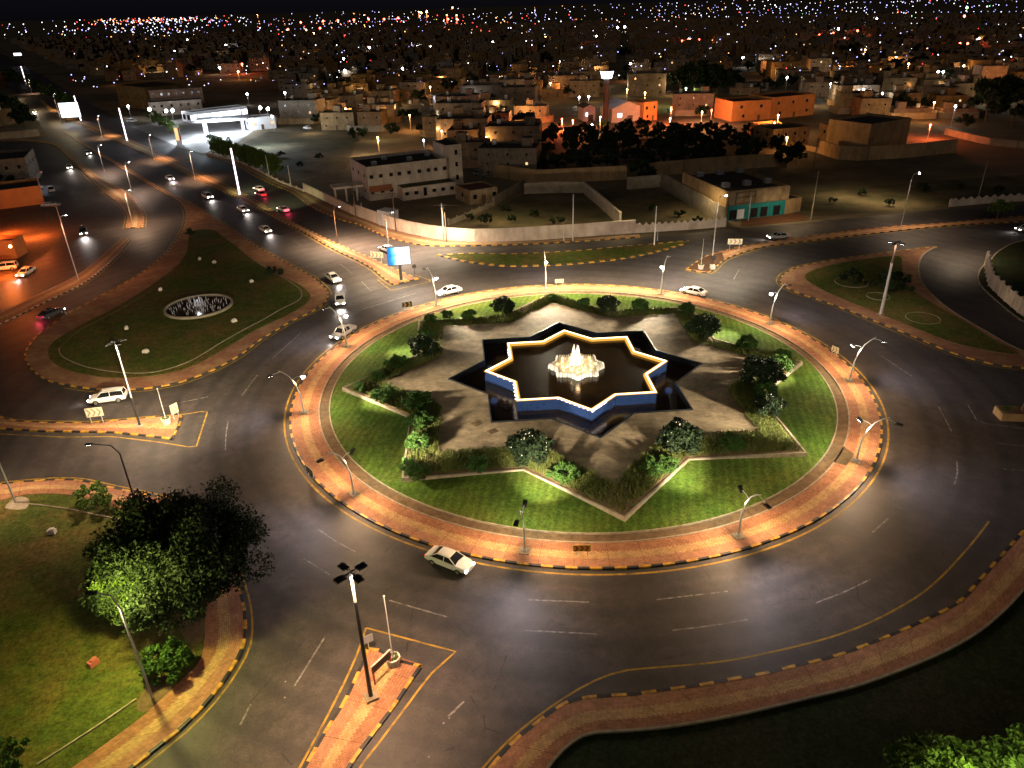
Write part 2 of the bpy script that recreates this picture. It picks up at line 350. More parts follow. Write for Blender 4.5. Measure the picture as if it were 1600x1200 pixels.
# ------------------------------------------------------------------ traced outlines -> places
def W_(pts, z=0): return [G(a,b,z) for a,b in pts]
def arc(P):
    d=[0]
    for i in range(1,len(P)): d.append(d[-1]+(P[i]-P[i-1]).length)
    return d
def resample(P,n):
    d=arc(P); T=d[-1]; out=[]; j=0
    for i in range(n):
        t=T*i/(n-1)
        while j<len(d)-2 and d[j+1]<t: j+=1
        k=0 if d[j+1]==d[j] else (t-d[j])/(d[j+1]-d[j])
        out.append(P[j].lerp(P[j+1],min(1,max(0,k))))
    return out
def smooth(P,closed=False,n=6):
    out=[]; N=len(P)
    rng=range(N if closed else N-1)
    for i in rng:
        if closed: p0,p1,p2,p3=P[(i-1)%N],P[i],P[(i+1)%N],P[(i+2)%N]
        else: p0,p1,p2,p3=P[max(i-1,0)],P[i],P[i+1],P[min(i+2,N-1)]
        # centripetal-ish catmull rom
        for k in range(n):
            t=k/n; t2=t*t; t3=t2*t
            m1=(p2-p0)*.5; m2=(p3-p1)*.5
            L=(p2-p1).length
            if m1.length>L: m1=m1.normalized()*L
            if m2.length>L: m2=m2.normalized()*L
            out.append(p1*(2*t3-3*t2+1)+m1*(t3-2*t2+t)+p2*(-2*t3+3*t2)+m2*(t3-t2))
    if not closed: out.append(P[-1])
    return out
def offset(P,d,closed=False):
    out=[]; N=len(P)
    for i in range(N):
        a=P[(i-1)%N] if (closed or i>0) else P[i]; c=P[(i+1)%N] if (closed or i<N-1) else P[i]
        t=(c-a); t.z=0; t.normalize(); n=Vector((-t.y,t.x,0)); out.append(P[i]+n*d)
    return out
def band(outer,inner,z=.15,mat='paver',name='pavement',n=None):
    T=max(arc(outer)[-1],arc(inner)[-1]); n=n or max(8,int(T/1.2))
    A=resample(outer,n); B=resample(inner,n); mb=MB(); u=0
    for i in range(n-1):
        du=((A[i+1]-A[i]).length+(B[i+1]-B[i]).length)/2
        q=[A[i],A[i+1],B[i+1],B[i]]; q=[Vector((p.x,p.y,z)) for p in q]; uvs=[(u,0),(u+du,0),(u+du,1),(u,1)]
        if (q[1]-q[0]).cross(q[2]-q[0]).z<0: q=q[::-1]; uvs=uvs[::-1]
        mb.face(q,0,uvs); u+=du
    return struct(name,mb,M[mat])
def kerb(P,closed=False,w=.28,h=.17,mat='kerb_yb',side=1,name='kerb',z0=0):
    # P = road-side edge; side: +1 the kerb stands to the left of the direction of travel
    if closed: P=P+[P[0]]
    P=resample(P,max(4,int(arc(P)[-1]/.9)))
    Q=offset(P,side*w)
    mb=MB(); u=0
    for i in range(len(P)-1):
        a,b_,c,d=P[i],P[i+1],Q[i+1],Q[i]; L=(b_-a).length
        U=[(u,0),(u+L,0),(u+L,1),(u,1)]
        def z(p,h_): return Vector((p.x,p.y,z0+h_))
        top=[z(a,h),z(b_,h),z(c,h),z(d,h)]
        if side<0: mb.face(top[::-1],0,U[::-1])
        else: mb.face(top,0,U)
        mb.face([z(a,-.05),z(b_,-.05),z(b_,h),z(a,h)],0,[(u,0),(u+L,0),(u+L,1),(u,1)])
        mb.face([z(d,-.05),z(c,-.05),z(c,h),z(d,h)],0,[(u,0),(u+L,0),(u+L,1),(u,1)])
        u+=L
    return struct(name,mb,M[mat])
def line(P,w=.14,z=.006,mat='yellow_line',name='road_marking',n=None):
    P=resample(P,n or max(2,int(arc(P)[-1]/1.5)+2)); A=offset(P,w/2); B=offset(P,-w/2); mb=MB()
    for i in range(len(P)-1):
        mb.face([Vector((p.x,p.y,z)) for p in (B[i],B[i+1],A[i+1],A[i])])
    return mb
def sheet(pts,z,mat,name,thick=0,label=None):
    mb=MB(); mb.poly(pts,z,thick=thick); return struct(name,mb,M[mat],label=label)

# ------------------------------------------------------------------ ground and roads
mb=MB(); S=22000
mb.face([(-S,-200,-.05),(S,-200,-.05),(S,S*1.3,-.05),(-S,S*1.3,-.05)]); struct('ground',mb,M['ground'])
road=[(-300,1400),(1900,1400),(2100,560),(1900,305),(1597,320),(1475,326),(1375,336),(1267,347),(1200,353),(1130,358),(1074,364),(1000,372),(975,374),(900,379),(800,384),(690,386),(650,383),(600,370),(560,352),(530,344),(482,322),(457,303),(424,289),(395,275),(367,259),(320,244),(283,232),(236,208),(191,186),(135,160),(100,138),(62,115),(25,95),(-20,72),(-60,60),(-75,70),(-20,110),(25,150),(60,190),(75,214),(0,221),(-350,240),(-700,300)]
sheet(W_(road),0,'asphalt','road')

# roundabout island ---------------------------------------------------
def circ(r,n=160,z=0,a0=0,a1=360): return [Vector((CEN.x+r*math.cos(R(a0+(a1-a0)*i/n)),CEN.y+r*math.sin(R(a0+(a1-a0)*i/n)),z)) for i in range(n+1)]
def star(r,rn,rot=3.7,z=0):
    out=[]
    for k in range(8):
        a=R(rot+45*k); out.append(Vector((CEN.x+r*math.cos(a),CEN.y+r*math.sin(a),z)))
        a=R(rot+22.5+45*k); out.append(Vector((CEN.x+rn*math.cos(a),CEN.y+rn*math.sin(a),z)))
    return out
band(circ(39.65),circ(36.15),z=.16,name='pavement',n=240)
kerb(circ(39.9,240),side=1,h=.18)
kerb(circ(36.15,200),side=1,h=.20,w=.18,mat='kerb_plain',z0=.02)
band(circ(35.95,160),circ(34.75,160),z=.05,mat='soil',name='ground_strip')
kerb(circ(34.75,200),side=1,h=.24,w=.15,mat='kerb_plain')
ZK,ZP,ZM=.75,1.3,.55
SK=star(33.1,25.1,3.4,ZK)
# lawn rises from the ring to the star kerb
mb=MB(); n=320
def starR(a,r,rn,rot):   # polar radius of the star outline
    k=((math.degrees(a)-rot)%45); t=k if k<22.5 else 45-k
    t=R(t); A=r; B=rn; g=R(22.5)
    return A*B*math.sin(g)/(A*math.sin(t)+B*math.sin(g-t))
for i in range(n):
    a0=2*math.pi*i/n; a1=2*math.pi*(i+1)/n
    for j in range(4):
        q=[]
        for (a,t) in ((a0,j/4),(a1,j/4),(a1,(j+1)/4),(a0,(j+1)/4)):
            r1=34.6; r2=starR(a,33.1,25.1,3.4); r=r1+(r2-r1)*t; z=.20+(ZK-.05-.20)*((34.6-r)/9.5)**.8*1.0 if r<34.6 else .2
            q.append(Vector((CEN.x+r*math.cos(a),CEN.y+r*math.sin(a),min(z,ZK))))
        mb.face([q[0],q[3],q[2],q[1]][::-1])
# mown lawn with faint mower stripes
lm=grassm('lawn_mown',(.084,.145,.020),(.058,.108,.015),(.100,.132,.022)); nt=lm.node_tree; N=nt.nodes; L=nt.links; b=N['Principled BSDF']
src=b.inputs['Base Color'].links[0].from_socket
wv=N.new('ShaderNodeTexWave'); wv.inputs['Scale'].default_value=.33; wv.inputs['Distortion'].default_value=4; wv.inputs['Detail'].default_value=2; wv.inputs['Detail Scale'].default_value=.6
mp=N.new('ShaderNodeMapping'); mp.inputs['Rotation'].default_value=(0,0,R(12)); L.new(N.new('ShaderNodeNewGeometry').outputs['Position'],mp.inputs[0]); L.new(mp.outputs[0],wv.inputs[0])
mr=N.new('ShaderNodeMapRange'); mr.inputs[3].default_value=.82; mr.inputs[4].default_value=1.05; L.new(wv.outputs['Fac'],mr.inputs[0])
x=N.new('ShaderNodeMix'); x.data_type='RGBA'; x.blend_type='MULTIPLY'; x.inputs[0].default_value=1; L.new(src,x.inputs[6]); L.new(mr.outputs[0],x.inputs[7]); L.new(x.outputs[2],b.inputs['Base Color'])
M['lawn_mown']=lm
struct('lawn',mb,lm)
# star kerb: radial variation of lawn height means a real little wall
def starwall(r,rn,rot,z0,z1,w,mat,name):
    A=star(r,rn,rot); B=star(r-w*1.3,rn-w*.9,rot); mb=MB()
    n=len(A)
    for i in range(n):
        a,b_,c,d=A[i],A[(i+1)%n],B[(i+1)%n],B[i]
        f=lambda p,z:Vector((p.x,p.y,z))
        mb.face([f(a,z1),f(b_,z1),f(c,z1),f(d,z1)]); mb.face([f(a,z0),f(b_,z0),f(b_,z1),f(a,z1)]); mb.face([f(d,z0),f(d,z1),f(c,z1),f(c,z0)])
    return mb
struct('kerb',starwall(33.2,25.2,3.4,.1,ZK+.12,.28,None,None),M['kerb_plain'])
# planting soil and plaza
def stardisc(ro,rno,roto,ri,rni,roti,zo,zi,mat,name,n=320,rings=3):
    mb=MB()
    for i in range(n):
        a0=2*math.pi*i/n; a1=2*math.pi*(i+1)/n
        for j in range(rings):
            q=[]
            for (a,t) in ((a0,j/rings),(a1,j/rings),(a1,(j+1)/rings),(a0,(j+1)/rings)):
                r1=starR(a,ro,rno,roto); r2=starR(a,ri,rni,roti) if ri else 0
                r=r1+(r2-r1)*t; q.append(Vector((CEN.x+r*math.cos(a),CEN.y+r*math.sin(a),zo+(zi-zo)*t)))
            mb.face(q)
    return struct(name,mb,M[mat])
stardisc(32.7,24.8,3.4,27.3,20.9,3.4,ZK,ZP-.06,'soil','planting_soil')
stardisc(27.9,21.3,3.4,18.15,13.85,3.9,ZP,ZP,'plaza','plaza')

# fountain pools ------------------------------------------------------
F=thing('star_fountain','eight-pointed star fountain with glowing rim in the middle of the roundabout','fountain',(CEN.x,CEN.y,ZM))
def loc_star(r,rn,rot,z): return [p-CEN for p in star(r,rn,rot,z)]
def swall(r,rn,rot,z0,z1,w,both=True):
    A=loc_star(r,rn,rot,0); B=loc_star(r-w*1.3,rn-w*.85,rot,0); mb=MB(); f=lambda p,z:Vector((p.x,p.y,z-ZM))
    for i in range(16):
        a,b_,c,d=A[i],A[(i+1)%16],B[(i+1)%16],B[i]
        mb.face([f(a,z1),f(b_,z1),f(c,z1),f(d,z1)]); mb.face([f(a,z0),f(b_,z0),f(b_,z1),f(a,z1)]); mb.face([f(d,z0),f(d,z1),f(c,z1),f(c,z0)])
    return mb
swall(18.35,14.05,3.9,.1,ZP+.14,.22).build('outer_coping',M['basin'],F)
mb=MB(); mb.poly(loc_star(18.1,13.8,3.9,ZM-ZM)); mb.build('moat_water',M['water'],F)
swall(13.05,9.95,3.4,.1,2.1,.30).build('blue_basin_wall',M['bluetile'],F)
mb=MB(); mb.poly(loc_star(12.7,9.65,3.4,1.85-ZM)); mb.build('pool_water',M['water'],F)
swall(13.0,9.93,3.4,2.103,2.24,.20).build('light_strip',M['led'],F)
swall(13.20,10.10,3.4,2.12,2.19,.15).build('rim_glow_band',M['rim_glow'],F)  # glowing band stands in for the strip's golden bloom
swall(12.74,9.74,3.4,1.86,2.16,.30).build('rim_glow_band',M['rim_glow'],F)  # glowing band stands in for light the strip casts on the wall
# small dotted garland along the front rims
mb=MB()
S0=star(13.25,10.1,3.4)
for (i,t0,t1,nn) in ((11,.0,1.0,9),(9,.15,.9,5),(12,.05,.55,6),(8,.5,.9,3),(6,.5,1.,4)):
    a=S0[i]; b_=S0[(i+1)%16]
    for k in range(nn):
        p=a.lerp(b_,t0+(t1-t0)*k/max(1,nn-1))-CEN; mb=MB(); mb.ball((p.x,p.y,2.2-ZM),.07,seg=6,rings=4); mb.build('rim_lamp',M['ledpale'],F)
swall(3.75,2.9,-2,1.6,2.45,.3).build('inner_basin',M['stone'],F)
mb=MB(); mb.poly(loc_star(3.4,2.6,-2,2.3-ZM)); mb.build('inner_water',M['foam'],F)
# jets: tall centre plume and a crown of short jets
rnd=random.Random(5)
mb=MB()
def plume(mb,x,y,z,h,r,n=5,lean=(0,0)):
    for k in range(n):
        dx=rnd.gauss(0,r*.35); dy=rnd.gauss(0,r*.35); hh=h*rnd.uniform(.75,1)
        path=[(x+dx+lean[0]*t,y+dy+lean[1]*t,z+hh*t) for t in (0,.3,.6,.85,1)]
        mb.tube(path,[r*.55,r*.42,r*.28,r*.14,r*.03],7)
plume(mb,-.2,.3,1.8,3.0,.8,9)
for k in range(90):
    a=rnd.uniform(0,6.28); rr=rnd.uniform(.4,2.7); plume(mb,rr*math.cos(a),rr*math.sin(a),1.85,rnd.uniform(.25,.8)*(1.25-rr/3.4),.15,2,(-.1*math.cos(a),-.1*math.sin(a)))
mb.build('water_jets',M['foam'],F,smooth=True)['kind']='stuff'
mb=MB()
for k in range(16):
    a=R(-2+22.5*k); rr=2.7 if k%2==0 else 2.2; mb=MB(); mb.ball((rr*math.cos(a),rr*math.sin(a),1.98),.13,seg=6,rings=4); mb.build('underwater_lamp',M['poolled'],F)
for k in range(5):
    a=R(20+72*k); light('POINT',(1.5*math.cos(a),1.5*math.sin(a)-.1,2.6),26,(1,.48,.12),size=.15,parent=F)
light('POINT',(0,-2.2,3.4),55,(1,.60,.28),size=.2,parent=F)
# splashes falling over the small basin's rim
mb=MB()
S1=loc_star(3.85,3.0,-2,0)
for i in range(16):
    a,b_=S1[i],S1[(i+1)%16]
    for k in range(7):
        p=a.lerp(b_,(k+rnd.random())/7); h=rnd.uniform(.25,.8); q=p*1.03
        mb.tube([(p.x,p.y,2.1),(q.x,q.y,2.1-h*.5),(q.x*1.01,q.y*1.01,1.32)],[.03,.06,.10],5)
mb.build('spill_water',M['foam'],F)['kind']='stuff'
# blue floods in the moat
for k in range(8):
    a=R(3.4+22.5+45*k); light('POINT',(15.2*math.cos(a)*.86,15.2*math.sin(a)*.86,.30),9,(.25,.4,1),size=.6,parent=F)
# plaza inspection covers
for i,(px,py) in enumerate(((745,662),(770,674))):
    p=G(px,py,ZP); mb=MB(); mb.box((0,0,.015),(1.2,1.0,.03)); mb.box((0,0,.035),(.9,.7,.02))
    o=mb.build('inspection_cover',M['soil']); o.location=p; o.rotation_euler=(0,0,.6)
    tag(o,['brown inspection cover on the plaza, nearer the black pool','brown inspection cover on the plaza, nearer the flowering shrubs'][i],'cover',group='plaza inspection covers')

# ------------------------------------------------------------------ islands and pavements (traced)
def P_(pts,sm=True,n=6,closed=False):
    w=W_(pts)
    return smooth(w,closed,n) if sm else w
YL=[]      # road paint
# bottom-left park
o1=[(-120,775),(-40,762),(0,757),(50,752),(88,750),(125,751),(162,759),(200,767),(250,778),(300,797),(338,830),(362,875),(376,918),(384,950),(386,975),(385,1000),(378,1022),(362,1050),(345,1075),(320,1105),(285,1140),(245,1172),(210,1200),(150,1245),(60,1310)]
i1=[(-120,800),(-40,788),(0,783),(40,774),(90,773),(130,778),(160,788),(200,801),(245,815),(285,840),(308,880),(318,915),(321,950),(321,975),(320,1000),(313,1035),(287,1062),(250,1097),(225,1120),(175,1157),(120,1197),(50,1245),(-60,1310)]
A=P_(o1); B=P_(i1); band(offset(A,-.26),B); kerb(A,side=-1,mat='kerb_yb')
land=B+[G(-500,1400),G(-500,790)]
mb=MB(); mb.poly(land,.13); struct('lawn',mb,M['lawn_dry'])
for pts in ([(45,790),(100,797),(150,807),(190,815)],[(60,1198),(150,1140),(215,1095)]):
    kerb(P_(pts),h=.12,w=.14,z0=.12,mat='kerb_plain')
sheet(smooth(W_([(8,795),(28,778),(46,782),(40,797)]),True,3),.15,'kerb_plain','concrete_pad')
sheet(smooth(W_([(277,948),(300,935),(319,950),(318,1000),(300,1008),(284,990)]),True,4),.14,'soil','ground_patch')
sheet(smooth(W_([(222,1085),(250,1058),(275,1065),(262,1090),(235,1112),(215,1110)]),True,4),.14,'soil','ground_patch')
YL+= [offset(A,.45)]
# bottom median
tri=[(425,1290),(475,1198),(512,1135),(535,1100),(550,1065),(565,1030),(572,1013),(585,1013),(605,1024),(625,1033),(661,1041),(640,1072),(617,1107),(592,1140),(565,1175),(550,1198),(490,1290)]
L_=W_([(425,1290),(475,1198),(512,1135),(535,1100),(552,1065),(568,1030),(573,1014)]); R_=W_([(490,1290),(550,1198),(565,1175),(592,1140),(617,1107),(640,1072),(661,1041)])
kerb(L_,side=-1); kerb(R_,side=1); kerb(W_([(573,1013),(590,1014),(625,1033),(661,1041)]),side=-1)
band(offset(L_,-.26),offset(R_,.26),name='pavement')
for pts in ([(572,981),(712,1018),(670,1056),(640,1097),(615,1130),(585,1170),(562,1198),(500,1300)],[(572,981),(560,1018),(540,1063),(510,1122),(470,1196),(420,1290)]): YL.append(W_(pts))
# bottom-right verge
oD=[(700,1290),(760,1205),(800,1159),(820,1142),(855,1115),(882,1098),(910,1090),(940,1087),(990,1084),(1025,1079),(1092,1070),(1150,1059),(1197,1051),(1232,1042),(1305,1024),(1380,996),(1450,965),(1497,939),(1527,907),(1562,868),(1600,826),(1660,760),(1740,690)]
iD=[(800,1290),(862,1198),(882,1175),(907,1156),(930,1149),(980,1146),(1050,1139),(1137,1124),(1200,1110),(1262,1095),(1350,1072),(1462,1028),(1525,994),(1570,957),(1600,925),(1660,860),(1760,770)]
A=P_(oD); B=P_(iD); band(offset(A,-.26),B); kerb(A,side=-1)
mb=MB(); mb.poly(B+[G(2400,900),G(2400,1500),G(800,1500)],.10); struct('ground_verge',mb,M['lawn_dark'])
kerb(B,side=1,h=.28,w=.2,mat='kerb_plain',z0=0)
YL.append(P_([(690,1290),(750,1205),(800,1152),(850,1112),(887,1087),(920,1068),(950,1055),(980,1047),(1050,1041),(1125,1034),(1200,1020),(1300,995),(1375,965),(1450,920),(1512,857),(1545,815)]))
# left thin median
A=W_([(-200,622),(-60,640),(0,651),(25,658),(75,661),(140,661),(200,656),(250,651),(282,648)]); B=W_([(-200,648),(-60,664),(0,671),(62,675),(125,676),(175,677),(237,683),(270,688)])
kerb(A,side=-1); kerb(B,side=1); band(offset(A,-.26),offset(B,.26)); kerb(W_([(282,648),(287,655),(270,688)]),side=-1)
YL+=[W_([(-100,650),(0,678),(100,683),(175,682),(250,691),(306,700),(325,641),(285,648),(240,650),(140,659),(25,656),(-60,636)])]
# teardrop lawn and the long separator north of it
sepL=[(100,208),(130,227),(160,245),(205,272),(250,298)]
tl=[(275,311),(287,324),(291,340),(284,362),(267,387),(238,415),(200,440),(150,467),(105,492),(75,512),(57,525),(42,545),(38,560),(50,580),(75,596),(105,603),(130,607),(162,610),(217,609),(250,605),(290,596),(337,577),(375,556),(405,533),(430,518),(457,502),(485,489),(508,474),(514,461),(510,452),(487,432),(450,412),(400,384),(362,358),(325,334),(290,313),(262,300),(165,243),(130,224),(102,206)]
A=smooth(W_(sepL+tl),False,5); kerb(A,side=1)
inn=[(300,362),(332,360),(350,372),(372,388),(400,411),(425,425),(450,437),(475,451),(485,467),(462,487),(400,517),(350,547),(300,574),(250,587),(175,592),(112,581),(82,566),(76,550),(85,535),(125,510),(175,485),(225,455),(275,418),(292,395),(295,375)]
ins=smooth(W_(inn),True,5)
mb=MB(); mb.poly(offset(A,.2),.15); 
# island surface of pavers laid as one slab under the lawn, bands on top
struct('pavement',mb,pm('paver_blocks_worn',(.27,.125,.07),(.20,.095,.055),scale=1.3,rough=.85,c3=(.34,.2,.1),s3=.25))
mb=MB(); mb.poly(ins,.19,thick=.06); struct('lawn',mb,M['lawn_dry'])
kerb(P_([(92,545),(93,553),(100,561),(137,576),(200,585),(250,582),(300,565),(350,535),(400,507)]),h=.06,w=.16,z0=.18,mat='kerb_plain')
kerb(smooth(W_([(400,411),(450,440),(470,456),(467,470),(440,484),(400,507)]),False,5),h=.06,w=.16,z0=.18,mat='kerb_plain')
kerb(smooth(W_([(94,545),(125,518),(175,492),(225,463),(275,428),(303,400),(308,378)]),False,5),h=.05,w=.14,z0=.18,mat='soil')
YL+=[offset(smooth(W_(tl[:10]),False,5),-.6), offset(smooth(W_(tl[15:28]),False,5),-.6), offset(smooth(W_(tl[28:36]),False,5),-.55)]
# parking side median
A=P_([(-150,560),(0,507),(75,471),(125,447),(160,422),(187,396),(205,374)]); B=P_([(-150,540),(0,489),(62,460),(120,431),(155,404),(180,382),(192,373),(204,373)])
kerb(A,side=1,mat='kerb_wb'); kerb(B,side=-1,mat='kerb_plain'); band(offset(A,.26),offset(B,-.26),mat='paver_pale')
YL.append(offset(A,-.5))
# small island of the parking road
A=P_([(-200,232),(0,221),(37,221),(82,227),(105,245),(125,264),(140,279),(160,299),(185,318),(199,337),(196,357)]); B=P_([(-200,228),(0,217),(37,217),(85,222),(112,243),(135,263),(162,282),(197,300),(214,316),(225,337),(224,356)])
kerb(A,side=1); kerb(B,side=-1); band(offset(A,.26),offset(B,-.26),mat='paver_pale'); kerb(W_([(196,357),(224,356)]),side=1)
YL+=[offset(A,-.6),offset(B,.5)]
# boulevard median
A=P_([(62,158),(80,174),(100,187),(130,198),(200,229),(250,251),(325,288),(362,305),(400,325),(437,344),(487,371),(525,392),(555,406),(582,421),(600,436),(615,446)]); B=P_([(66,156),(84,171),(105,180),(135,190),(200,217),(250,239),(325,275),(362,293),(400,313),(437,335),(475,356),(525,380),(550,391),(575,401),(605,415),(632,427),(655,436)])
kerb(A,side=1); kerb(B,side=-1); band(offset(A,.26),offset(B,-.26),mat='paver_pale'); kerb(W_([(615,446),(655,436)]),side=1)
YL+=[offset(A,-.5),W_([(590,437),(611,454),(676,439),(650,430)])]
# lens island
A=P_([(682,399),(697,398),(740,396),(800,397),(900,392),(975,385),(1025,381),(1074,376)]); B=P_([(682,399),(717,408),(750,413),(797,417),(875,415),(925,411),(975,405),(1025,395),(1072,382)])
kerb(A,side=-1,mat='kerb_yb',w=.5); kerb(B,side=1,w=.75); mb=MB(); mb.poly(offset(A,-.3)+offset(B,.3)[::-1],.14); struct('lawn',mb,M['lawn_dry'])
# right median
A=P_([(1072,421),(1107,427),(1132,407),(1162,395),(1197,386),(1250,379),(1325,370),(1405,361),(1500,352),(1597,347),(1750,340)]); B=P_([(1072,421),(1087,410),(1105,400),(1150,387),(1197,379),(1275,368),(1375,356),(1475,349),(1597,338),(1750,328)])
kerb(A,side=1); kerb(B,side=-1); band(offset(A,.26),offset(B,-.26))
sheet(W_([(1075,421),(1106,426),(1132,407),(1128,395),(1105,401),(1088,410)]),.155,'paver_pale','pavement')
YL.append(offset(A,-.5))
# right teardrop
ro=[(1800,600),(1660,584),(1597,576),(1550,570),(1487,552),(1425,526),(1375,506),(1325,486),(1275,468),(1250,460),(1230,451),(1218,441),(1225,428),(1250,417),(1300,407),(1350,400),(1400,393),(1450,387),(1463,386)]
rc=[(1463,386),(1445,397),(1437,412),(1437,428),(1442,443),(1457,461),(1487,486),(1537,516),(1597,548),(1660,565),(1800,585)]
A=P_(ro); B=P_(rc); kerb(A,side=-1); kerb(B,side=-1,mat='kerb_plain')
mb=MB(); mb.poly(offset(A,-.2)+offset(B,-.2),.15); struct('pavement',mb,bpy.data.materials['paver_blocks_worn'])
ri=[(1257,435),(1275,422),(1325,410),(1400,401),(1409,412),(1411,440),(1437,463),(1500,500),(1550,531),(1590,555),(1500,540),(1425,512),(1375,492),(1325,472),(1287,455)]
mb=MB(); mb.poly(smooth(W_(ri),True,4),.19,thick=.06); struct('lawn',mb,M['lawn_dry'])
YL+=[offset(A,.6)]
# dark plot right with white fence
rp=[(1900,380),(1700,372),(1597,377),(1562,391),(1545,408),(1530,422),(1528,442),(1550,466),(1597,503),(1700,560),(1900,650)]
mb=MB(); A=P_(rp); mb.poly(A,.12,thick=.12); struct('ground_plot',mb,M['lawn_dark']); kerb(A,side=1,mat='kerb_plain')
# north pavement along the wall
A=P_([(1000,371),(975,373),(900,378),(800,383),(690,385),(650,382),(600,369),(560,351),(530,343),(482,321),(457,302),(424,288),(395,274),(367,258),(322,243)]); B=P_([(1000,366),(975,367),(900,372),(800,378),(695,376),(650,368),(620,361),(590,350),(555,337),(510,318),(475,300),(434,283),(402,266),(372,252),(330,238)])
kerb(A,side=-1); band(offset(A,-.26),B,mat='paver_pale')
sheet(W_([(1158,354),(1200,350),(1262,344),(1250,333),(1158,343)]),.03,'paver','pavement')
# lots
sheet(W_([(700,372),(800,377),(985,362),(914,300),(820,303),(740,340)]),-.02,'lot','ground_lot')
sheet(W_([(990,366),(1130,352),(1032,285),(916,298)]),-.02,'lot','ground_lot')
sheet(W_([(1240,340),(1600,316),(1900,290),(1900,250),(1240,300)]),-.02,'lot','ground_lot')
sheet(W_([(345,240),(420,205),(560,215),(530,290),(430,270)]),-.02,'lot','ground_lot')
sheet(W_([(-150,470),(-30,455),(30,425),(75,395),(97,365),(97,345),(80,330),(-150,350)]),.012,'soil','ground_lot')
sheet(W_([(205,198),(283,231),(318,240),(372,222),(395,205),(380,192),(300,183)]),.012,'concrete','forecourt')
# paint
mb=MB()
for P in YL:
    l=line(P,w=.18); n0=len(mb.v); mb.v+=l.v; mb.f+=[tuple(i+n0 for i in f) for f in l.f]; mb.m+=l.m; mb.uv+=l.uv
l=line(circ(40.55,200),w=.22); n0=len(mb.v); mb.v+=l.v; mb.f+=[tuple(i+n0 for i in f) for f in l.f]; mb.m+=l.m; mb.uv+=l.uv
struct('road_marking',mb,M['yellow_line'])
mb=MB()
def addline(P,w=.16,z=.008):
    l=line(P,w=w,z=z); n0=len(mb.v); mb.v.extend(l.v); mb.f.extend([tuple(i+n0 for i in f) for f in l.f]); mb.m.extend(l.m); mb.uv.extend(l.uv)
for s in ([(497,827),(525,846),(555,862)],[(475,873),(515,898)],[(608,938),(698,964)],[(820,985),(935,991)],[(825,937),(920,941)],[(1050,985),(1110,978),(1168,968)],[(1025,937),(1137,924)],[(1363,832),(1388,810)],[(1275,942),(1320,925),(1360,905)],[(1467,636),(1487,674)],[(1495,720),(1496,740),(1491,757)],[(356,659),(353,680),(352,704)],[(460,1072),(509,993)],[(532,413),(549,426)],[(565,440),(580,455)],[(457,375),(472,384)],[(378,618),(402,586)],[(258,634),(325,620)],[(1377,556),(1425,588)],[(1555,692),(1600,697),(1640,702)],[(1568,733),(1640,738)],[(1146,437),(1155,421)],[(560,485),(650,458)],[(375,1133),(392,1100)],[(700,1120),(725,1096)],[(1512,632),(1528,660),(1600,670),(1660,678)],[(426,560),(470,520)],[(350,315),(380,333)],[(290,285),(318,300)]):
    addline(W_(s))
for (px,py) in ((693,1130),(702,1122),(710,1112),(670,1183),(445,1090),(446,1065),(392,1085)):
    p=G(px,py); mb.poly([p+Vector((.1*math.cos(k),.1*math.sin(k),0)) for k in (0,1.57,3.14,4.7)],.01)
struct('road_marking',mb,M['white_line'])
# ------------------------------------------------------------------ lamps
ALL=[]
def lamp_ring(i,ang,label):
    a=R(ang); base=Vector((CEN.x+38*math.cos(a),CEN.y+38*math.sin(a),.16))
    t=thing('street_lamp',label,'street lamp',base,a,'curved street lamps round the roundabout')
    mb=MB(); mb.box((0,0,.05),(1.0,1.0,.10)); mb.build('base_slab',M['kerb_plain'],t)
    mb=MB(); path=[(0,0,.1),(.02,0,1.5),(.12,0,3),(.45,0,4.4),(1.0,0,5.5),(1.7,0,6.2),(2.3,0,6.6)]
    mb.tube(path,[.115,.105,.095,.085,.07,.06,.045],8); mb.tube([(0,0,.1),(0,0,.35)],.2,8); mb.build('pole',M['whitepaint'],t,smooth=True)
    mb=MB(); mb.tube([(.75,0,5.1),(.3,0,5.35),(-.25,0,5.42)],.035,6); mb.build('arm',M['whitepaint'],t); mb=MB(); mb.tube([(2.0,0,6.4),(2.7,0,6.25),(3.1,0,6.1)],.035,6); mb.build('arm',M['whitepaint'],t)
    for (x,z,tl,d) in ((-.55,5.40,38,-1),(3.35,6.05,0,1)):
        mb=MB(); m=Matrix.Rotation(R(tl),3,'Y'); mb.box((x,0,z),(.75,.42,.14),M=m); mb.box((x-.05*d,0,z+.10),(.35,.2,.1),M=m)
        h=mb.build('lamp_head',M['darkmetal'],t)
        mb=MB(); off=m@Vector((0,0,-.10))
        if d<0 and i in (4,5,6,7,8,9): mb.ball((x+off.x*1.2,0,z+off.z*1.2),.27,seg=12,rings=8,sz=.85)
        elif d<0: mb.box((x+off.x,0,z+off.z),(.45,.25,.05),M=m)
        else: mb.box((x,0,z-.085),(.55,.3,.03))
        mb.build('lens',M['lens'],h)
    light('SPOT',(-1.3,0,4.95),LP_IN,(1,.84,.60),d=(-4.4,0,-1),angle=54,blend=1,size=.3,parent=t)
    light('SPOT',(-1.2,0,5.0),2700,(1,.86,.58),d=(-1.5,0,-1),angle=146,blend=1,size=.3,parent=t)
    light('SPOT',(3.35,0,5.85),LP_OUT,(1,.83,.84),d=(1.7,0,-1),angle=128,blend=1,size=.3,parent=t)
    light('POINT',(.1,-.5,4.7),130,(1,.9,.75),size=.2,parent=t)  # point light added to brighten the pole
    for sy in (-1,1): light('SPOT',(.35,.12*sy,5.0),LP_PAV,(1,.64,.36),d=(.1,1.5*sy,-1),angle=126,blend=1,size=.3,parent=t)  # spots added along the ring to even out light on the paving
    return t
LP_IN,LP_OUT,LP_PAV=33000,3100,4100
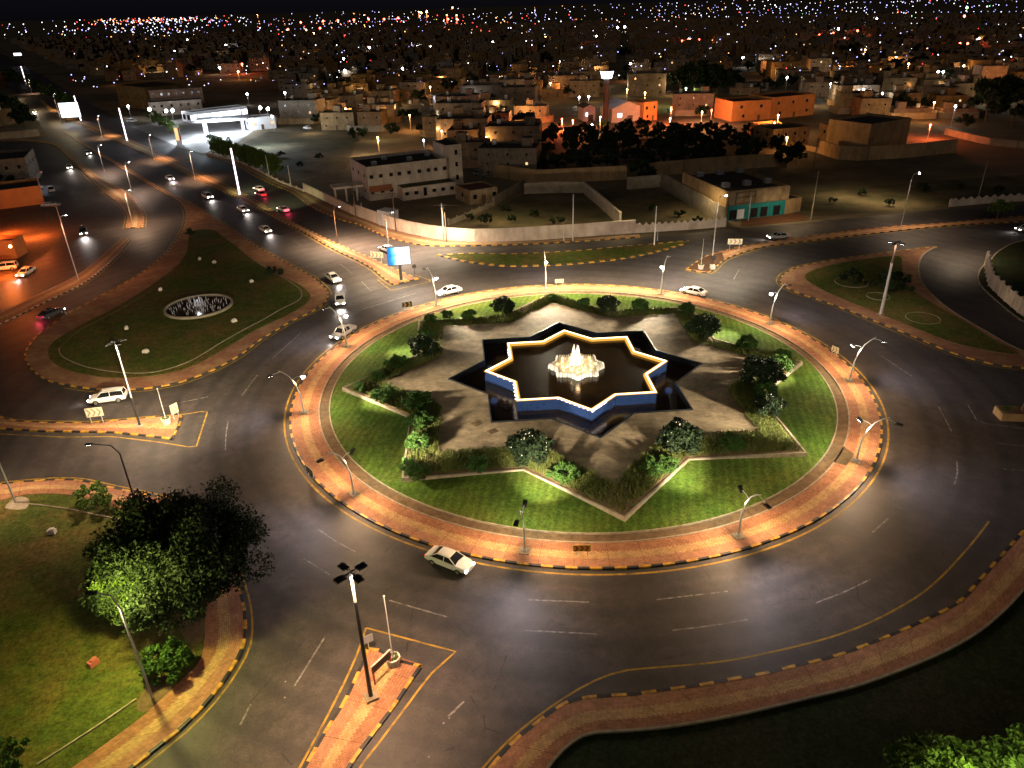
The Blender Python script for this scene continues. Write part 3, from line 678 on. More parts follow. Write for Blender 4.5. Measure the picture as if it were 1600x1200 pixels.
RL=['nearest the camera, left of the chevron sign','at the lower right of the roundabout','on the right edge above the low utility box','on the right side below the bent upper lamp','at the upper right of the roundabout','right of centre at the back of the roundabout','at the very back of the roundabout','back left of the roundabout beside the white sedan','at the upper left beside the silver pickup','on the far left edge of the roundabout','at the lower left of the roundabout']
for i in range(11): lamp_ring(i,-102.9+32.73*i,'curved white street lamp '+RL[i])

def head_panels(t,z,n=4,r=.9,mat='darkmetal'):
    for k in range(n):
        a=R(45+360/n*k); mb=MB(); mb.box((r*math.cos(a),r*math.sin(a),z),(.75,.55,.12),rz=a)
        h=mb.build('floodlight',M[mat],t); mb=MB(); mb.box((r*math.cos(a),r*math.sin(a),z-.07),(.55,.4,.03),rz=a); mb.build('lens',M['lens'],h)
def mast(px,py,h,label,power=9000,color=(1,.80,.60),mat='steel',low='darkmetal',split=.78,heads=4,angle=150,rad=.14,z0=.15):
    p=G(px,py,z0); t=thing('floodlight_mast',label,'light mast',p,0,'tall floodlight masts')
    mb=MB(); mb.box((0,0,.12),(.95,.95,.24),rz=.5); mb.build('base_slab',M['kerb_plain'],t)
    mb=MB(); mb.tube([(0,0,.2),(0,0,h*split)],[rad*1.15,rad*.8],8); mb.build('lower_pole',M[low],t)
    mb=MB(); mb.tube([(0,0,h*split),(0,0,h)],[rad*.75,rad*.55],8); mb.build('upper_pole',M[mat],t)
    mb=MB()
    for k in range(2): a=R(45+90*k); mb.box((0,0,h-.05),(1.9,.07,.07),rz=a)
    mb.build('crossbar',M['darkmetal'],t); head_panels(t,h-.12,heads)
    if power: light('SPOT',(0,0,h-.35),power,color,d=(0,0,-1),angle=angle,blend=1,size=.5,parent=t)
    return t
mast(580,1090,12.8,'dark floodlight mast with four heads on the red median in the foreground',15000,(1,.60,.34),rad=.16,angle=110)
mast(219,666,12.2,'white topped floodlight mast on the thin left median beside the white SUV',11000,(1,.68,.42),split=.35)
for _tx,_ty,_p in ((300,490,60000),(180,560,22000)):
    _a=G(219,666,12.0); _d=G(_tx,_ty)-_a; light('SPOT',_a+Vector((.3,.3,-.2)),_p,(1,.82,.50),d=_d,angle=70,blend=1,size=.5,name='mast_flood_light')
mast(1376,492,12.5,'thick weathered floodlight mast on the right teardrop island',1600,(1,.75,.55),mat='rust',low='steel',split=.72,rad=.24)
def single(px,py,h,label,power,color=(1,.85,.7),dirx=1,mat='steel',lens='lens',lean=1.2,name='street_lamp',z0=.15,ball=0,rz=0,ang=150):
    p=G(px,py,z0); t=thing(name,label,'street lamp',p,rz)
    mb=MB(); mb.tube([(0,0,0),(0,0,h*.85),(dirx*lean*.25,0,h*.97),(dirx*lean,0,h)],[.11,.08,.06,.04],7); mb.build('pole',M[mat],t)
    mb=MB(); mb.box((dirx*(lean+.3),0,h),(.75,.32,.13)); hd=mb.build('lamp_head',M['darkmetal'],t)
    mb=MB()
    if ball: mb.ball((dirx*(lean+.3),0,h-.12),ball,seg=8,rings=6)
    else: mb.box((dirx*(lean+.3),0,h-.08),(.5,.24,.03))
    mb.build('lens',M[lens],hd)
    if power: light('SPOT',(dirx*(lean+.3),0,h-.4),power,color,d=(0,0,-1),angle=ang,blend=1,size=.4,parent=t)
    return t
single(612,432,13,'tall slim lamp pole on the boulevard median tip beside the billboard',7000,(1,.84,.62))
single(1113,403,13.0,'tall lamp on the pale median tip left of the teal shop',7500,(1,.84,.60),lens='lens',ball=.22,dirx=1)
single(1407,357,12.5,'tall lamp on the long brick median at the right',5200,(1,.72,.48),ball=.2)
single(238,1090,11.0,'pale leaning lamp pole at the edge of the bottom left park',0,mat='steel',dirx=-1,lean=1.3)
light('SPOT',G(165,962,9.6)+Vector((0,0,.1)),500,(1,.8,.45),d=(.25,.25,-1),angle=165,blend=.6,size=.3,name='park_lamp_light')
light('POINT',G(176,930,8.9),4800,(1,.90,.24),size=.3,name='park_lamp_light')
light('SPOT',G(322,1120,8.5),1700,(1,.54,.34),d=(0,0,-1),angle=125,blend=1,size=.4,name='park_lamp_light')
single(24,785,8.6,'curved pale lamp on the small concrete pad at the left edge',3400,(1,.72,.45),dirx=-1,lean=2.2)
single(214,792,8.2,'dark lamp with a side arm behind the round sapling',2400,(1,.70,.48),dirx=-1,lean=2.6,mat='darkmetal')
single(123,438,13.5,'thin lamp pole on the parking median near the black and white kerb',3600,(1,.46,.24),ang=130)
single(208,352,9,'thin lamp pole at the broad end of the small traffic island',7000,(1,.62,.38),ang=170)
single(206,300,9,'grey lamp pole between the teardrop park and the small traffic island',7000,(1,.68,.5),ang=170)
single(163,268,9,'grey lamp pole on the separator kerb of the boulevard',7000,(1,.68,.5),ang=170)
single(528,380,8.5,'short brown lamp pole on the boulevard median',6500,(1,.66,.40),mat='rust',ang=140)
single(97,196,8,'small white lamp pole at the start of the boulevard separator',2600,(1,.8,.6))
# boulevard lamps continuing into the distance
for k,(px,py) in enumerate(((305,281),(241,250),(160,214),(90,172),(50,146))):
    single(px,py,9,'slim lamp on the boulevard median, '+ordn(k)+' one going away from the camera',7500,(1,.54,.28),lean=.5,ang=122)
# slim posts with planters
def slim(px,py,h,label,planter=True):
    p=G(px,py,.15); t=thing('slim_post',label,'post',p)
    mb=MB(); mb.tube([(0,0,0),(0,0,h)],[.05,.035],6); mb.ball((0,0,h),.10,seg=6,rings=4); mb.build('post',M['steel'],t)
    if planter:
        mb=MB(); mb.tube([(0,0,0),(0,0,.85)],[.48,.62],12); mb.build('planter',M['stone'],t)
        mb=MB(); 
        for k in range(8): mb.ball((.35*math.cos(k*.8),.35*math.sin(k*.8),.9),.16,seg=6,rings=4)
        mb.build('flowers',M['leaf_olive'],t)
slim(615,1038,7.4,'slim post in a round planter at the head of the foreground median')
slim(261,662,5.2,'slim post in a pale planter on the thin left median')
slim(1095,420,6,'slim post with planter on the pale median tip near the back')
# light columns
def column(px,py,h,label,mat='tube'):
    p=G(px,py,.15); t=thing('light_column',label,'light column',p,0,'glowing light columns along the boulevard')
    mb=MB(); mb.box((0,0,.25),(.9,.9,.5)); mb.build('base_block',M['stone'],t)
    mb=MB(); mb.tube([(0,0,.5),(-.0,0,h)],[.26,.22],8); mb.build('glowing_tube',M[mat],t)
column(375,306,13.5,'glowing white light column nearest the camera on the boulevard median')
column(199,221,13.5,'glowing white light column, second one along the boulevard')
column(127,190,12.5,'glowing light column with orange top beside the lit roadside billboard')
column(41,131,13.5,'glowing white light column, smallest and farthest along the boulevard')
# utility poles
def upole(px,py,h,label,mat='rust',arm=True,z0=.1,r=.16):
    p=G(px,py,z0); t=thing('utility_pole',label,'pole',p,0,'poles along the pavements')
    mb=MB(); mb.tube([(0,0,0),(0,0,h)],[r,r*.7],7); mb.build('pole',M[mat],t)
    if arm:
        mb=MB(); mb.box((0,0,h-.5),(1.5,.12,.12)); mb.box((0,0,h-1.1),(1.1,.12,.12)); 
        for x in (-.65,.65): mb.tube([(x,0,h-.45),(x,0,h-.2)],.06,6)
        mb.build('crossarm',M['darkmetal'],t)
upole(694,379,9,'thick pale utility pole in front of the long white wall, near its left bend','grey_wall')
upole(698,379,7,'dark thin utility pole right beside the thick pale one','rust',False,r=.11)
upole(619,362,9.6,'brown utility pole before the white wall, in line with the white building','rust')
upole(557,345,9.3,'dark utility pole at the left end of the long white wall','rust')
upole(567,341,4.2,'short thin pole at the left end of the long white wall','steel',False,r=.08)
upole(895,377,10.6,'grey steel pole before the middle of the long white wall','steel',False)
upole(881,377,4,'short grey post before the middle of the long white wall','steel',False,r=.1)
upole(1267,343,11.5,'tall grey utility pole right of the teal shop','grey_wall')
upole(1528,310,9.5,'leaning pale pole left of the scalloped wall at the far right','grey_wall',False)
upole(1022,383,8.6,'white pole with small boxes on the right tip of the lens island','whitepaint',True)
upole(1027,376,3,'short thin sign post on the right tip of the lens island','steel',False,r=.06)
upole(1352,262,9,'dark utility pole before the tan compound wall','rust'); upole(1585,245,9,'dark utility pole at the far right roadside','rust')
upole(1270,268,10,'reddish utility pole at the street corner of the tan compound','rust')
upole(421,277,7,'pale pole behind the clipped green hedge','steel',False); upole(455,292,6.5,'short white pole beside the low boundary kerb','whitepaint',False)
upole(103,372,8,'thin grey pole in the parking road','steel',False,r=.09)

# ------------------------------------------------------------------ signs
def chevron(px,py,wd,ht,leg,yaw,label,n=3,pan='sign_pale',rightward=True,arrow='grey_wall'):
    p=G(px,py,.15); t=thing('chevron_sign',label,'road sign',p,R(yaw))
    for s in (-1,1): mb=MB(); mb.tube([(s*wd*.33,0,0),(s*wd*.33,0,leg+.2)],.045,6); mb.build('leg',M['steel'],t)
    mb=MB(); mb.box((0,0,leg+ht/2),(wd,.06,ht)); pl=mb.build('panel',M[pan],t)
    mb=MB(); s=1 if rightward else -1; sp=wd/(n+.3)
    for k in range(n):
        x=-wd/2+sp*(k+.65); a=ht*.42; b_=ht*.3; w=sp*.38; z=leg+ht/2; y=-.045
        for q in (((x-s*b_,z+a),(x-s*b_+w*s,z+a),(x+w*s,z),(x,z)),((x,z),(x+w*s,z),(x-s*b_+w*s,z-a),(x-s*b_,z-a))):
            pts=[(u,y,v) for u,v in q]
            mb.face(pts if s>0 else pts[::-1])
    mb.build('chevrons',M[arrow],pl)
chevron(909,868,1.7,.75,.55,0,'chevron sign with three arrows pointing right on the brick ring',arrow='red_sign',pan='sign_yellow')
chevron(153,662,2.1,1.3,1.1,12,'large striped chevron sign near the left end of the thin left median')
chevron(590,411,2.9,1.2,1.2,-18,'pale chevron board on the boulevard median left of the billboard')
chevron(1147,391,3.0,1.2,1.3,-8,'pale chevron board on the brick median below the teal shop')
chevron(874,446,1.7,.8,.5,4,'small chevron sign at the back of the brick ring')
chevron(276,653,1.1,1.4,.7,60,'small white sign at the right tip of the thin left median',n=2)
chevron(1303,556,1.2,.9,.6,-60,'small sign on the right outer side of the brick ring',n=2)
chevron(637,486,1.8,.9,.8,20,'small dark two-legged sign at the upper left of the ring',n=2,pan='darkmetal',arrow='sign_yellow')
chevron(486,745,1.6,.8,.4,-50,'small worn chevron sign lying low on the lower left of the ring',n=2,pan='sign_pale')
# foreground median frame sign and box
p0=G(586,1070,.15); p1=G(612,1045,.15); d=p1-p0
t=thing('barrier_sign','black and white sign board on two red legs on the foreground median','sign',p0,math.atan2(d.y,d.x)); Ln=d.length
for x in (0,Ln):
    mb=MB(); mb.box((x,0,.9),(.09,.09,1.8)); mb.build('leg',M['red_sign'],t)
mb=MB(); mb.box((Ln/2,0,1.65),(Ln+.2,.07,.75)); pl=mb.build('panel',M['darkmetal'],t)
mb=MB(); mb.box((Ln/2,0,2.06),(Ln+.3,.12,.10)); mb.build('rim',M['stone'],pl)
p=G(577,1016,.15); t=thing('traffic_sign','small square grey sign plate at the left corner of the foreground median','sign',p,.5)
mb=MB(); mb.tube([(0,0,0),(0,0,1.0)],.04,6); mb.build('post',M['steel'],t); mb=MB(); mb.box((0,0,1.3),(.95,.06,.8)); mb.build('plate',M['grey_metal'],t)
p=G(648,428,.15); t=thing('traffic_sign','small dark round topped sign beside the billboard','sign',p)
mb=MB(); mb.tube([(0,0,0),(0,0,1.4)],.06,6); mb.build('post',M['darkmetal'],t); mb=MB(); mb.tube([(0,-.04,1.6),(0,.04,1.6)],.45,12); mb.build('disc',M['darkmetal'],t)
p=G(1113,420,.15); t=thing('traffic_sign','dark sign on a pale block at the median tip near the back','sign',p)
mb=MB(); mb.box((0,0,.4),(.9,.9,.8)); mb.build('block',M['stone'],t); mb=MB(); mb.tube([(0,0,.8),(0,0,2.6)],.07,6); mb.box((0,0,2.3),(.9,.08,.9)); mb.build('plate',M['darkmetal'],t)
# billboard
m,nt,b=newmat('billboard_screen'); N=nt.nodes; L=nt.links
tc=N.new('ShaderNodeTexCoord').outputs['Generated']; sp=N.new('ShaderNodeSeparateXYZ'); L.new(tc,sp.inputs[0])
cr=N.new('ShaderNodeValToRGB'); e=cr.color_ramp; e.elements[0].position=.10; e.elements[0].color=(.03,.20,.60,1); e.elements[1].position=.40; e.elements[1].color=(.9,.97,1,1); k=e.elements.new(.27); k.color=(.12,.62,.85,1)
nz=N.new('ShaderNodeTexNoise'); nz.inputs['Scale'].default_value=3; L.new(tc,nz.inputs['Vector']); ad=N.new('ShaderNodeMath'); ad.operation='MULTIPLY_ADD'; ad.inputs[1].default_value=.35; L.new(nz.outputs['Fac'],ad.inputs[0]); L.new(sp.outputs[0],ad.inputs[2])
su=N.new('ShaderNodeMath'); su.operation='SUBTRACT'; su.inputs[1].default_value=.17; L.new(ad.outputs[0],su.inputs[0]); L.new(su.outputs[0],cr.inputs[0])
em_=N.new('ShaderNodeEmission'); em_.inputs[1].default_value=1.15; L.new(cr.outputs[0],em_.inputs[0]); L.new(em_.outputs[0],N['Material Output'].inputs[0]); M['screen']=m
p=G(627,437,.15); t=thing('billboard','bright billboard with blue swirl on the tip of the boulevard median','billboard',p,R(8))
mb=MB(); mb.box((0,.1,1.6),(.55,.5,3.2)); mb.build('post',M['darkmetal'],t)
mb=MB(); mb.box((0,.15,4.9),(4.5,.5,3.7)); fr=mb.build('frame',M['darkmetal'],t); mb=MB(); mb.box((0,-.13,4.9),(4.3,.05,3.5)); mb.build('screen',M['screen'],fr)
p=G(628,442,.15); mb=MB(); mb.tube([(0,0,0),(0,0,.35)],.1,6); 
light('POINT',G(627,440,2.5)+Vector((0,-1.5,2)),300,(.9,.95,1),size=1,name='screen_glow_light')
def lit_board(px,py,w,h,leg,yaw,label,mat='shopglow'):
    p=G(px,py,.1); t=thing('billboard',label,'billboard',p,R(yaw))
    
    for s in (-.35,.35): mb=MB(); mb.box((w*s,0,leg/2),(.4,.4,leg)); mb.build('post',M['darkmetal'],t)
    mb=MB(); mb.box((0,.1,leg+h/2),(w+.3,.4,h+.3)); fr=mb.build('frame',M['darkmetal'],t); mb=MB(); mb.box((0,-.13,leg+h/2),(w,.06,h)); mb.build('screen',M[mat],fr)
lit_board(114,190,9,7,2.2,15,'lit white roadside billboard over the far boulevard')
lit_board(33,83+20,8,2.6,11,10,'small lit sign high on a pole at the far left')

# ------------------------------------------------------------------ cars
def loft(mb,st,m=0,seg=None):
    # st: list of (x, [(y,z)...] half section from bottom centre outward up to top centre)
    rows=[]
    for x,sec in st:
        full=[(y,z) for y,z in sec]+[(-y,z) for y,z in sec[::-1]]
        rows.append([(x,y,z) for y,z in full])
    n0=len(mb.v); k=len(rows[0])
    for r in rows: mb.v.extend(r)
    for i in range(len(rows)-1):
        for j in range(k):
            j2=(j+1)%k; mb.f.append((n0+i*k+j,n0+(i+1)*k+j,n0+(i+1)*k+j2,n0+i*k+j2)); mb.m.append(m); mb.uv.extend([(0,0)]*4)
    mb.f.append(tuple(n0+j for j in range(k))); mb.m.append(m); mb.uv.extend([(0,0)]*k)
    e=n0+(len(rows)-1)*k; mb.f.append(tuple(e+j for j in range(k))[::-1]); mb.m.append(m); mb.uv.extend([(0,0)]*k)
def car_proto(kind,paint,lit=True,tails=True):
    t=thing('car','x','car'); hw=.92 if kind!='sedan' else .90
    sh={'sedan':[(-2.4,.55,.80,.86),(-2.25,.38,.95,.97),(-1.6,.32,1.0,1),(0,.30,.98,1),(1.2,.30,.95,1),(1.9,.34,.86,.96),(2.3,.40,.74,.88),(2.42,.5,.62,.78)],
        'suv':[(-2.45,.6,.95,.9),(-2.35,.42,1.12,.98),(-1.6,.38,1.16,1),(0,.36,1.14,1),(1.1,.36,1.10,1),(1.9,.40,1.04,.97),(2.35,.46,.92,.9),(2.45,.6,.78,.82)],
        'pickup':[(-2.6,.6,1.0,.94),(-2.5,.45,1.1,.98),(-.9,.42,1.1,1),(0,.40,1.1,1),(1.1,.40,1.08,1),(1.9,.42,1.02,.97),(2.4,.48,.9,.9),(2.5,.6,.75,.82)]}[kind]
    mb=MB(); loft(mb,[(x,[(0,zb),(hw*w*.92,zb),(hw*w,zb+.12),(hw*w,zt-.16),(hw*w*.93,zt-.03),(0,zt+.02)]) for x,zb,zt,w in sh])
    roof={'sedan':[(-1.0,1.40),(-.6,1.45),(.1,1.45),(.45,1.40)],'suv':[(-2.1,1.72),(-1.5,1.80),(.1,1.80),(.55,1.72)],'pickup':[(-.75,1.66),(-.5,1.74),(.3,1.74),(.6,1.68)]}[kind]
    loft(mb,[(x,[(0,z-.07),(hw*.68,z-.07),(hw*.70,z-.03),(hw*.6,z+.03),(0,z+.06)]) for x,z in roof])
    # pillars
    bz=sh[3][2]-.05
    pb={'sedan':((-1.85,-1.0),(1.25,.45),(-.15,-.15)),'suv':((-2.3,-2.1),(1.3,.55),(-.5,-.5)),'pickup':((-.95,-.75),(1.25,.6),(0.0,0.0))}[kind]
    zt=roof[1][1]
    for (xb,xt) in pb:
        for s in (-1,1): mb.tube([(xb,s*hw*.9,bz),(xt,s*hw*.68,zt-.03)],.045,5)
    if kind=='pickup':
        mb.box((-1.7,0,1.12),(1.5,1.45,.02),m=0)
    body=mb.build('body',paint,t,smooth=False)
    gx={'sedan':[(-1.80,.97),(-1.0,1.39),(.45,1.39),(1.20,.95)],'suv':[(-2.28,1.14),(-2.08,1.70),(.52,1.70),(1.25,1.10)],'pickup':[(-.92,1.1),(-.74,1.66),(.58,1.66),(1.2,1.08)]}[kind]
    mb=MB(); zb=gx[0][1]-.06
    (x0,z0),(x1,z1),(x2,z2),(x3,z3)=gx; yb,yt=hw*.91,hw*.69
    A=[(x0,-yb,zb),(x0,yb,zb),(x3,yb,zb),(x3,-yb,zb)]; Bp=[(x1,-yt,z1),(x1,yt,z1),(x2,yt,z2),(x2,-yt,z2)]
    for q in ((0,1),(1,2),(2,3),(3,0)): mb.face([A[q[0]],A[q[1]],Bp[q[1]],Bp[q[0]]][::-1])
    mb.face(Bp[::-1]); mb.build('windows',M['carglass'],t)
    wr=.33 if kind=='sedan' else .39
    for (x,s) in ((1.48,1),(1.48,-1),(-1.45,1),(-1.45,-1)):
        mb=MB(); mb.tube([(x,s*(hw-.20),wr),(x,s*(hw+.02),wr)],wr,14); w=mb.build('wheel',M['tyre'],t)
        mb=MB(); mb.tube([(x,s*(hw-.02),wr),(x,s*(hw+.035),wr)],wr*.6,10); mb.build('rim',M['rim'],w)
    xf=sh[-2][0]+.03; zf=sh[-2][2]-.16
    for s in (-1,1):
        mb=MB(); mb.box((xf,s*hw*.66,zf),(.16,.36,.17)); mb.build('headlight',M['headlight' if lit else 'headlight_off'],t)
        xr=sh[1][0]-.02; mb=MB(); mb.box((xr,s*hw*.72,sh[1][2]-.2),(.14,.30,.2)); mb.build('taillight',M['tail' if tails else 'red_sign'],t)
    mb=MB(); mb.box((sh[-1][0]-.03,0,.42),(.1,1.5,.2)); mb.build('bumper',M['plastic'] if kind!='sedan' else paint,t); mb=MB(); mb.box((sh[0][0]+.02,0,.5),(.1,1.5,.2)); mb.build('bumper',M['plastic'] if kind!='sedan' else paint,t)
    if kind=='suv':
        for s in (-1,1): mb=MB(); mb.box((-.5,s*.62,1.86),(1.9,.04,.05)); mb.build('roof_rail',M['darkmetal'],t)
    return t
PROTO={}
def car(kind,paint,px,py,fx,fy,label,lit=True,head=0,tail=0,z0=0,grp='cars driving through the junction'):
    k=(kind,paint,lit)
    p=G(px,py,z0); q=G(fx,fy,z0); rz=math.atan2(q.y-p.y,q.x-p.x)
    if k not in PROTO: PROTO[k]=car_proto(kind,M[paint],lit,lit); t=PROTO[k]
    else: t=copy_tree(PROTO[k])
    t.location=p; t.rotation_euler=(0,0,rz); tag(t,label,'car',grp)
    if tail: light('POINT',p-Vector((math.cos(rz),math.sin(rz),0))*3.1+Vector((0,0,.8)),tail,(1,.05,.12),size=.3,name='taillight_glow')
    if head:
        d=Vector((math.cos(rz),math.sin(rz),0))
        light('SPOT',p+d*2.6+Vector((0,0,.75)),head,(1,.88,.80),d=d+Vector((0,0,-.32)),angle=70,blend=.8,size=.25,name='headlight_beam')
    return t
car('sedan','car_white',703,882,744,898,'white sedan driving round the front of the roundabout',head=0)
car('suv','car_white',171,627,140,631,'white SUV entering the left road beside the thin median',head=250)
car('sedan','car_white',702,459,681,464,'white sedan at the back left of the roundabout by a glowing lamp',head=0)
car('sedan','car_white',1084,460,1063,455,'white sedan at the back right of the roundabout',head=0)
car('sedan','car_silver',1216,373,1199,374,'silver sedan with headlights on the back road near the teal shop',head=500)
car('pickup','car_silver',537,525,517,537,'silver pickup entering the ring beside its upper left lamp',head=700)
car('pickup','car_white',532,473,533,486,'white pickup turning off the boulevard, middle of three in a queue',head=700)
car('sedan','car_white',521,438,532,446,'white sedan last in the queue of three at the boulevard mouth',head=600)
car('sedan','car_white',415,362,425,368,'white car alone on the boulevard near the sapling',head=600)
car('sedan','car_white',380,330,390,335,'white car on the boulevard below the nearest light column',head=600)
car('suv','car_white',325,310,336,315,'white SUV on the boulevard left of the nearest light column',head=600)
car('sedan','car_white',266,281,274,285,'white car on the boulevard throwing a bluish headlight pool',head=700)
car('sedan','car_white',443,330,434,326,'white car with red tail lights right of the nearest light column',tail=90)
car('sedan','car_white',405,298,398,295,'pale car just behind the red car on the outbound boulevard lane',tail=60)
car('sedan','car_red',408,306,401,303,'red car on the outbound boulevard lane beside the light column',tail=60)
car('sedan','car_white',605,393,590,387,'white sedan on the outbound lane just behind the billboard',tail=50)
car('sedan','car_silver',138,241,146,246,'small silver car on the far slip lane beyond the small island',head=300)
car('sedan','car_white',109,263,112,270,'white car with bright headlights coming round the small island',head=900)
car('suv','car_dark',131,366,134,376,'dark SUV with two blazing headlights in the parking road',head=1100)
car('sedan','car_white',54,273,40,274,'white car parked by the dark shop, uppermost of the parked ones',head=0,grp='parked cars')
car('suv','car_white',55,297,70,295,'white SUV parked close to the shop front',False,grp='parked cars')
car('suv','car_white',81,300,85,308,'white SUV parked out in the parking road',False,grp='parked cars')
car('sedan','car_silver',80,323,95,322,'silver car parked by the corner of the orange wall',False,grp='parked cars')
car('suv','car_white',10,422,-10,424,'white SUV at the left edge behind the car with its headlights on',False)
car('sedan','car_white',42,429,28,437,'white car with bright headlights near the orange building',head=900)
car('sedan','car_dark',81,494,105,483,'dark hatchback with red tail lights on the slip road',tail=120)
car('sedan','car_white',1604,361,1590,362,'white car entering the picture at the right edge',head=300)
car('suv','car_silver',751,275,763,277,'silver SUV parked by the walled yards behind the white building',False,grp='parked cars')
car('sedan','car_white',481,202,490,203,'white car on the dirt street behind the walled lot',False,grp='parked cars')
car('suv','car_white',206,191,216,190,'white van-like SUV on the petrol station apron at left',False,grp='parked cars')
car('sedan','car_dark',330,215,340,214,'dark car standing beside the petrol pumps',False,grp='parked cars')
car('sedan','car_white',1204,222,1214,220,'white car parked in the orange lit yard at right',False,grp='parked cars')
car('sedan','car_white',54,176,58,184,'distant car with glaring headlights far up the boulevard',head=2500)
mb=MB(); mb.ball((0,0,0),.55,seg=8,rings=6); 

# ------------------------------------------------------------------ plants
def leaves(cx,cy,cz,rx,ry,rz_,ncl,nlf,leaf,seed,clr=.28,low=.0):
    rs=np.random.RandomState(seed); V=[]; 
    cl=[]
    while len(cl)<ncl:
        d=rs.normal(size=3); d/=np.linalg.norm(d); r=rs.uniform(.45,1.0)**.6
        if d[2]*r<-.55+low: continue
        cl.append(d*r*(1+.12*rs.normal()))
    cl=np.array(cl)*np.array([rx,ry,rz_]); sizes=rs.uniform(.6,1.3,ncl)*clr*min(rx,ry,rz_)
    idx=rs.randint(0,ncl,nlf); off=rs.normal(size=(nlf,3)); off/=np.linalg.norm(off,axis=1)[:,None]; off*=(rs.uniform(.4,1.05,nlf)[:,None])
    P=cl[idx]+off*sizes[idx][:,None]+np.array([cx,cy,cz])
    a=rs.normal(size=(nlf,3)); a/=np.linalg.norm(a,axis=1)[:,None]; b=np.cross(a,rs.normal(size=(nlf,3))); b/=np.linalg.norm(b,axis=1)[:,None]
    s=leaf*rs.uniform(.6,1.3,nlf)[:,None]
    q=np.stack([P-a*s,P-b*s*.45,P+a*s,P+b*s*.45],1).reshape(-1,3)
    return q
def leafmesh(name,q,mat,parent=None):
    me=bpy.data.meshes.new(name); n=len(q)//4
    me.vertices.add(len(q)); me.vertices.foreach_set('co',q.astype(np.float32).ravel())
    me.loops.add(len(q)); me.loops.foreach_set('vertex_index',np.arange(len(q),dtype=np.int32))
    me.polygons.add(n); me.polygons.foreach_set('loop_start',np.arange(0,len(q),4,dtype=np.int32)); me.polygons.foreach_set('loop_total',np.full(n,4,dtype=np.int32))
    me.materials.append(mat); me.update(); me.validate()
    o=bpy.data.objects.new(name,me); COL.objects.link(o)
    if parent is not None: o.parent=parent
    return o
def tree(name,label,cat,p,h,rx,seed,mat,trunk=.2,ncl=26,nlf=2500,leaf=.16,rz_=None,cz=None,group=None,ry=None,clr=.34):
    t=thing(name,label,cat,p,0,group); rz_=rz_ or h*.38; cz=cz or h-rz_
    rs=random.Random(seed); mb=MB()
    if trunk:
        tx,ty=rs.uniform(-.3,.3),rs.uniform(-.3,.3)
        mb.tube([(0,0,-.05),(tx*.4,ty*.4,cz*.4),(tx,ty,cz)],[trunk,trunk*.75,trunk*.4],7)
        for k in range(7):
            a=k*.9+rs.random(); e=rs.uniform(.4,.8)
            mb.tube([(tx*.5,ty*.5,cz*rs.uniform(.4,.7)),(rx*.4*math.cos(a),rx*.4*math.sin(a),cz*.95),(rx*e*math.cos(a),rx*e*math.sin(a),cz+rz_*.4)],[trunk*.45,trunk*.28,trunk*.08],5)
        mb.build('trunk',M['bark'],t)
    leafmesh('crown',leaves(0,0,cz,rx,ry or rx,rz_,ncl,nlf,leaf,seed,clr),M[mat],t)
    return t
# big dark tree in the park
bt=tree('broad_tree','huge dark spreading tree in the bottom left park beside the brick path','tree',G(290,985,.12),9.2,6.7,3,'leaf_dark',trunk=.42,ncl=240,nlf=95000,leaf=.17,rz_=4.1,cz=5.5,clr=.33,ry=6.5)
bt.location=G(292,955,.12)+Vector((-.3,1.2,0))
leafmesh('lit_foliage',leaves(-3.0,-3.2,4.9,3.2,2.6,2.3,60,26000,.15,9,.33),M['leaf_bright'],bt)  # brighter leaves put the lamp-lit side into the crown's colour
tree('sapling','small round bright green tree on the lawn edge at left','tree',G(152,797,.12),3.1,1.75,11,'leaf_bright',trunk=.09,ncl=26,nlf=2600,leaf=.16,rz_=1.3)
tree('bush','dark leafy bush at the foot of the huge tree by the path','bush',G(268,1048,.12),2.5,2.2,12,'leaf',trunk=0,ncl=34,nlf=5000,leaf=.17,rz_=1.3,cz=1.0)
tree('bush','dark bush in the bottom left corner of the park','bush',G(12,1195,.12),2.2,1.7,13,'leaf',trunk=0,ncl=20,nlf=2500,leaf=.16,rz_=1.1,cz=.9)
tree('bush','small dark bush at the edge of the teardrop park beside the boulevard','bush',G(430,432,.15),2.3,1.9,14,'leaf_dark',trunk=.08,ncl=20,nlf=2000,leaf=.2,rz_=1.1)
tree('bush','tiny dark bush at the top of the teardrop park','bush',G(299,366,.15),1.6,1.3,15,'leaf_dark',trunk=0,ncl=12,nlf=900,leaf=.2,rz_=.8,cz=.6)
tree('street_tree','small bright green tree standing on the brick median at right','tree',G(1557,344,.15),4.6,2.6,16,'leaf_bright',trunk=.15,ncl=30,nlf=2600,leaf=.22,rz_=1.5)
tree('bush','dark spiky bush inside a white ring on the right teardrop lawn','bush',G(1330,440,.15),2.4,2.2,17,'leaf_dark',trunk=.05,ncl=24,nlf=2200,leaf=.22,rz_=1.2,cz=1.0)
tree('bush','broad dark bush beside the weathered mast on the right teardrop lawn','bush',G(1388,450,.15),3.0,3.6,18,'leaf_dark',trunk=.05,ncl=34,nlf=3600,leaf=.22,rz_=1.5,cz=1.2)
for k,(px,py,h,rx) in enumerate(((1445,1262,5.2,2.6),(1532,1262,5.2,2.3),(1610,1262,6,2.3))):
    tree('verge_tree','green tree lit from below at the bottom right corner, '+ORD[k]+' from the left','tree',G(px,py,.1),h,rx,20+k,'leaf_bright',trunk=.2,ncl=60,nlf=9000,leaf=.22,rz_=2.5,group='trees at the bottom right corner')
light('POINT',G(1520,1205,6.4),420,(.95,1,.35),size=.4,name='garden_light'); light('POINT',G(1605,1200,6.6),260,(.9,1,.4),size=.4,name='garden_light')
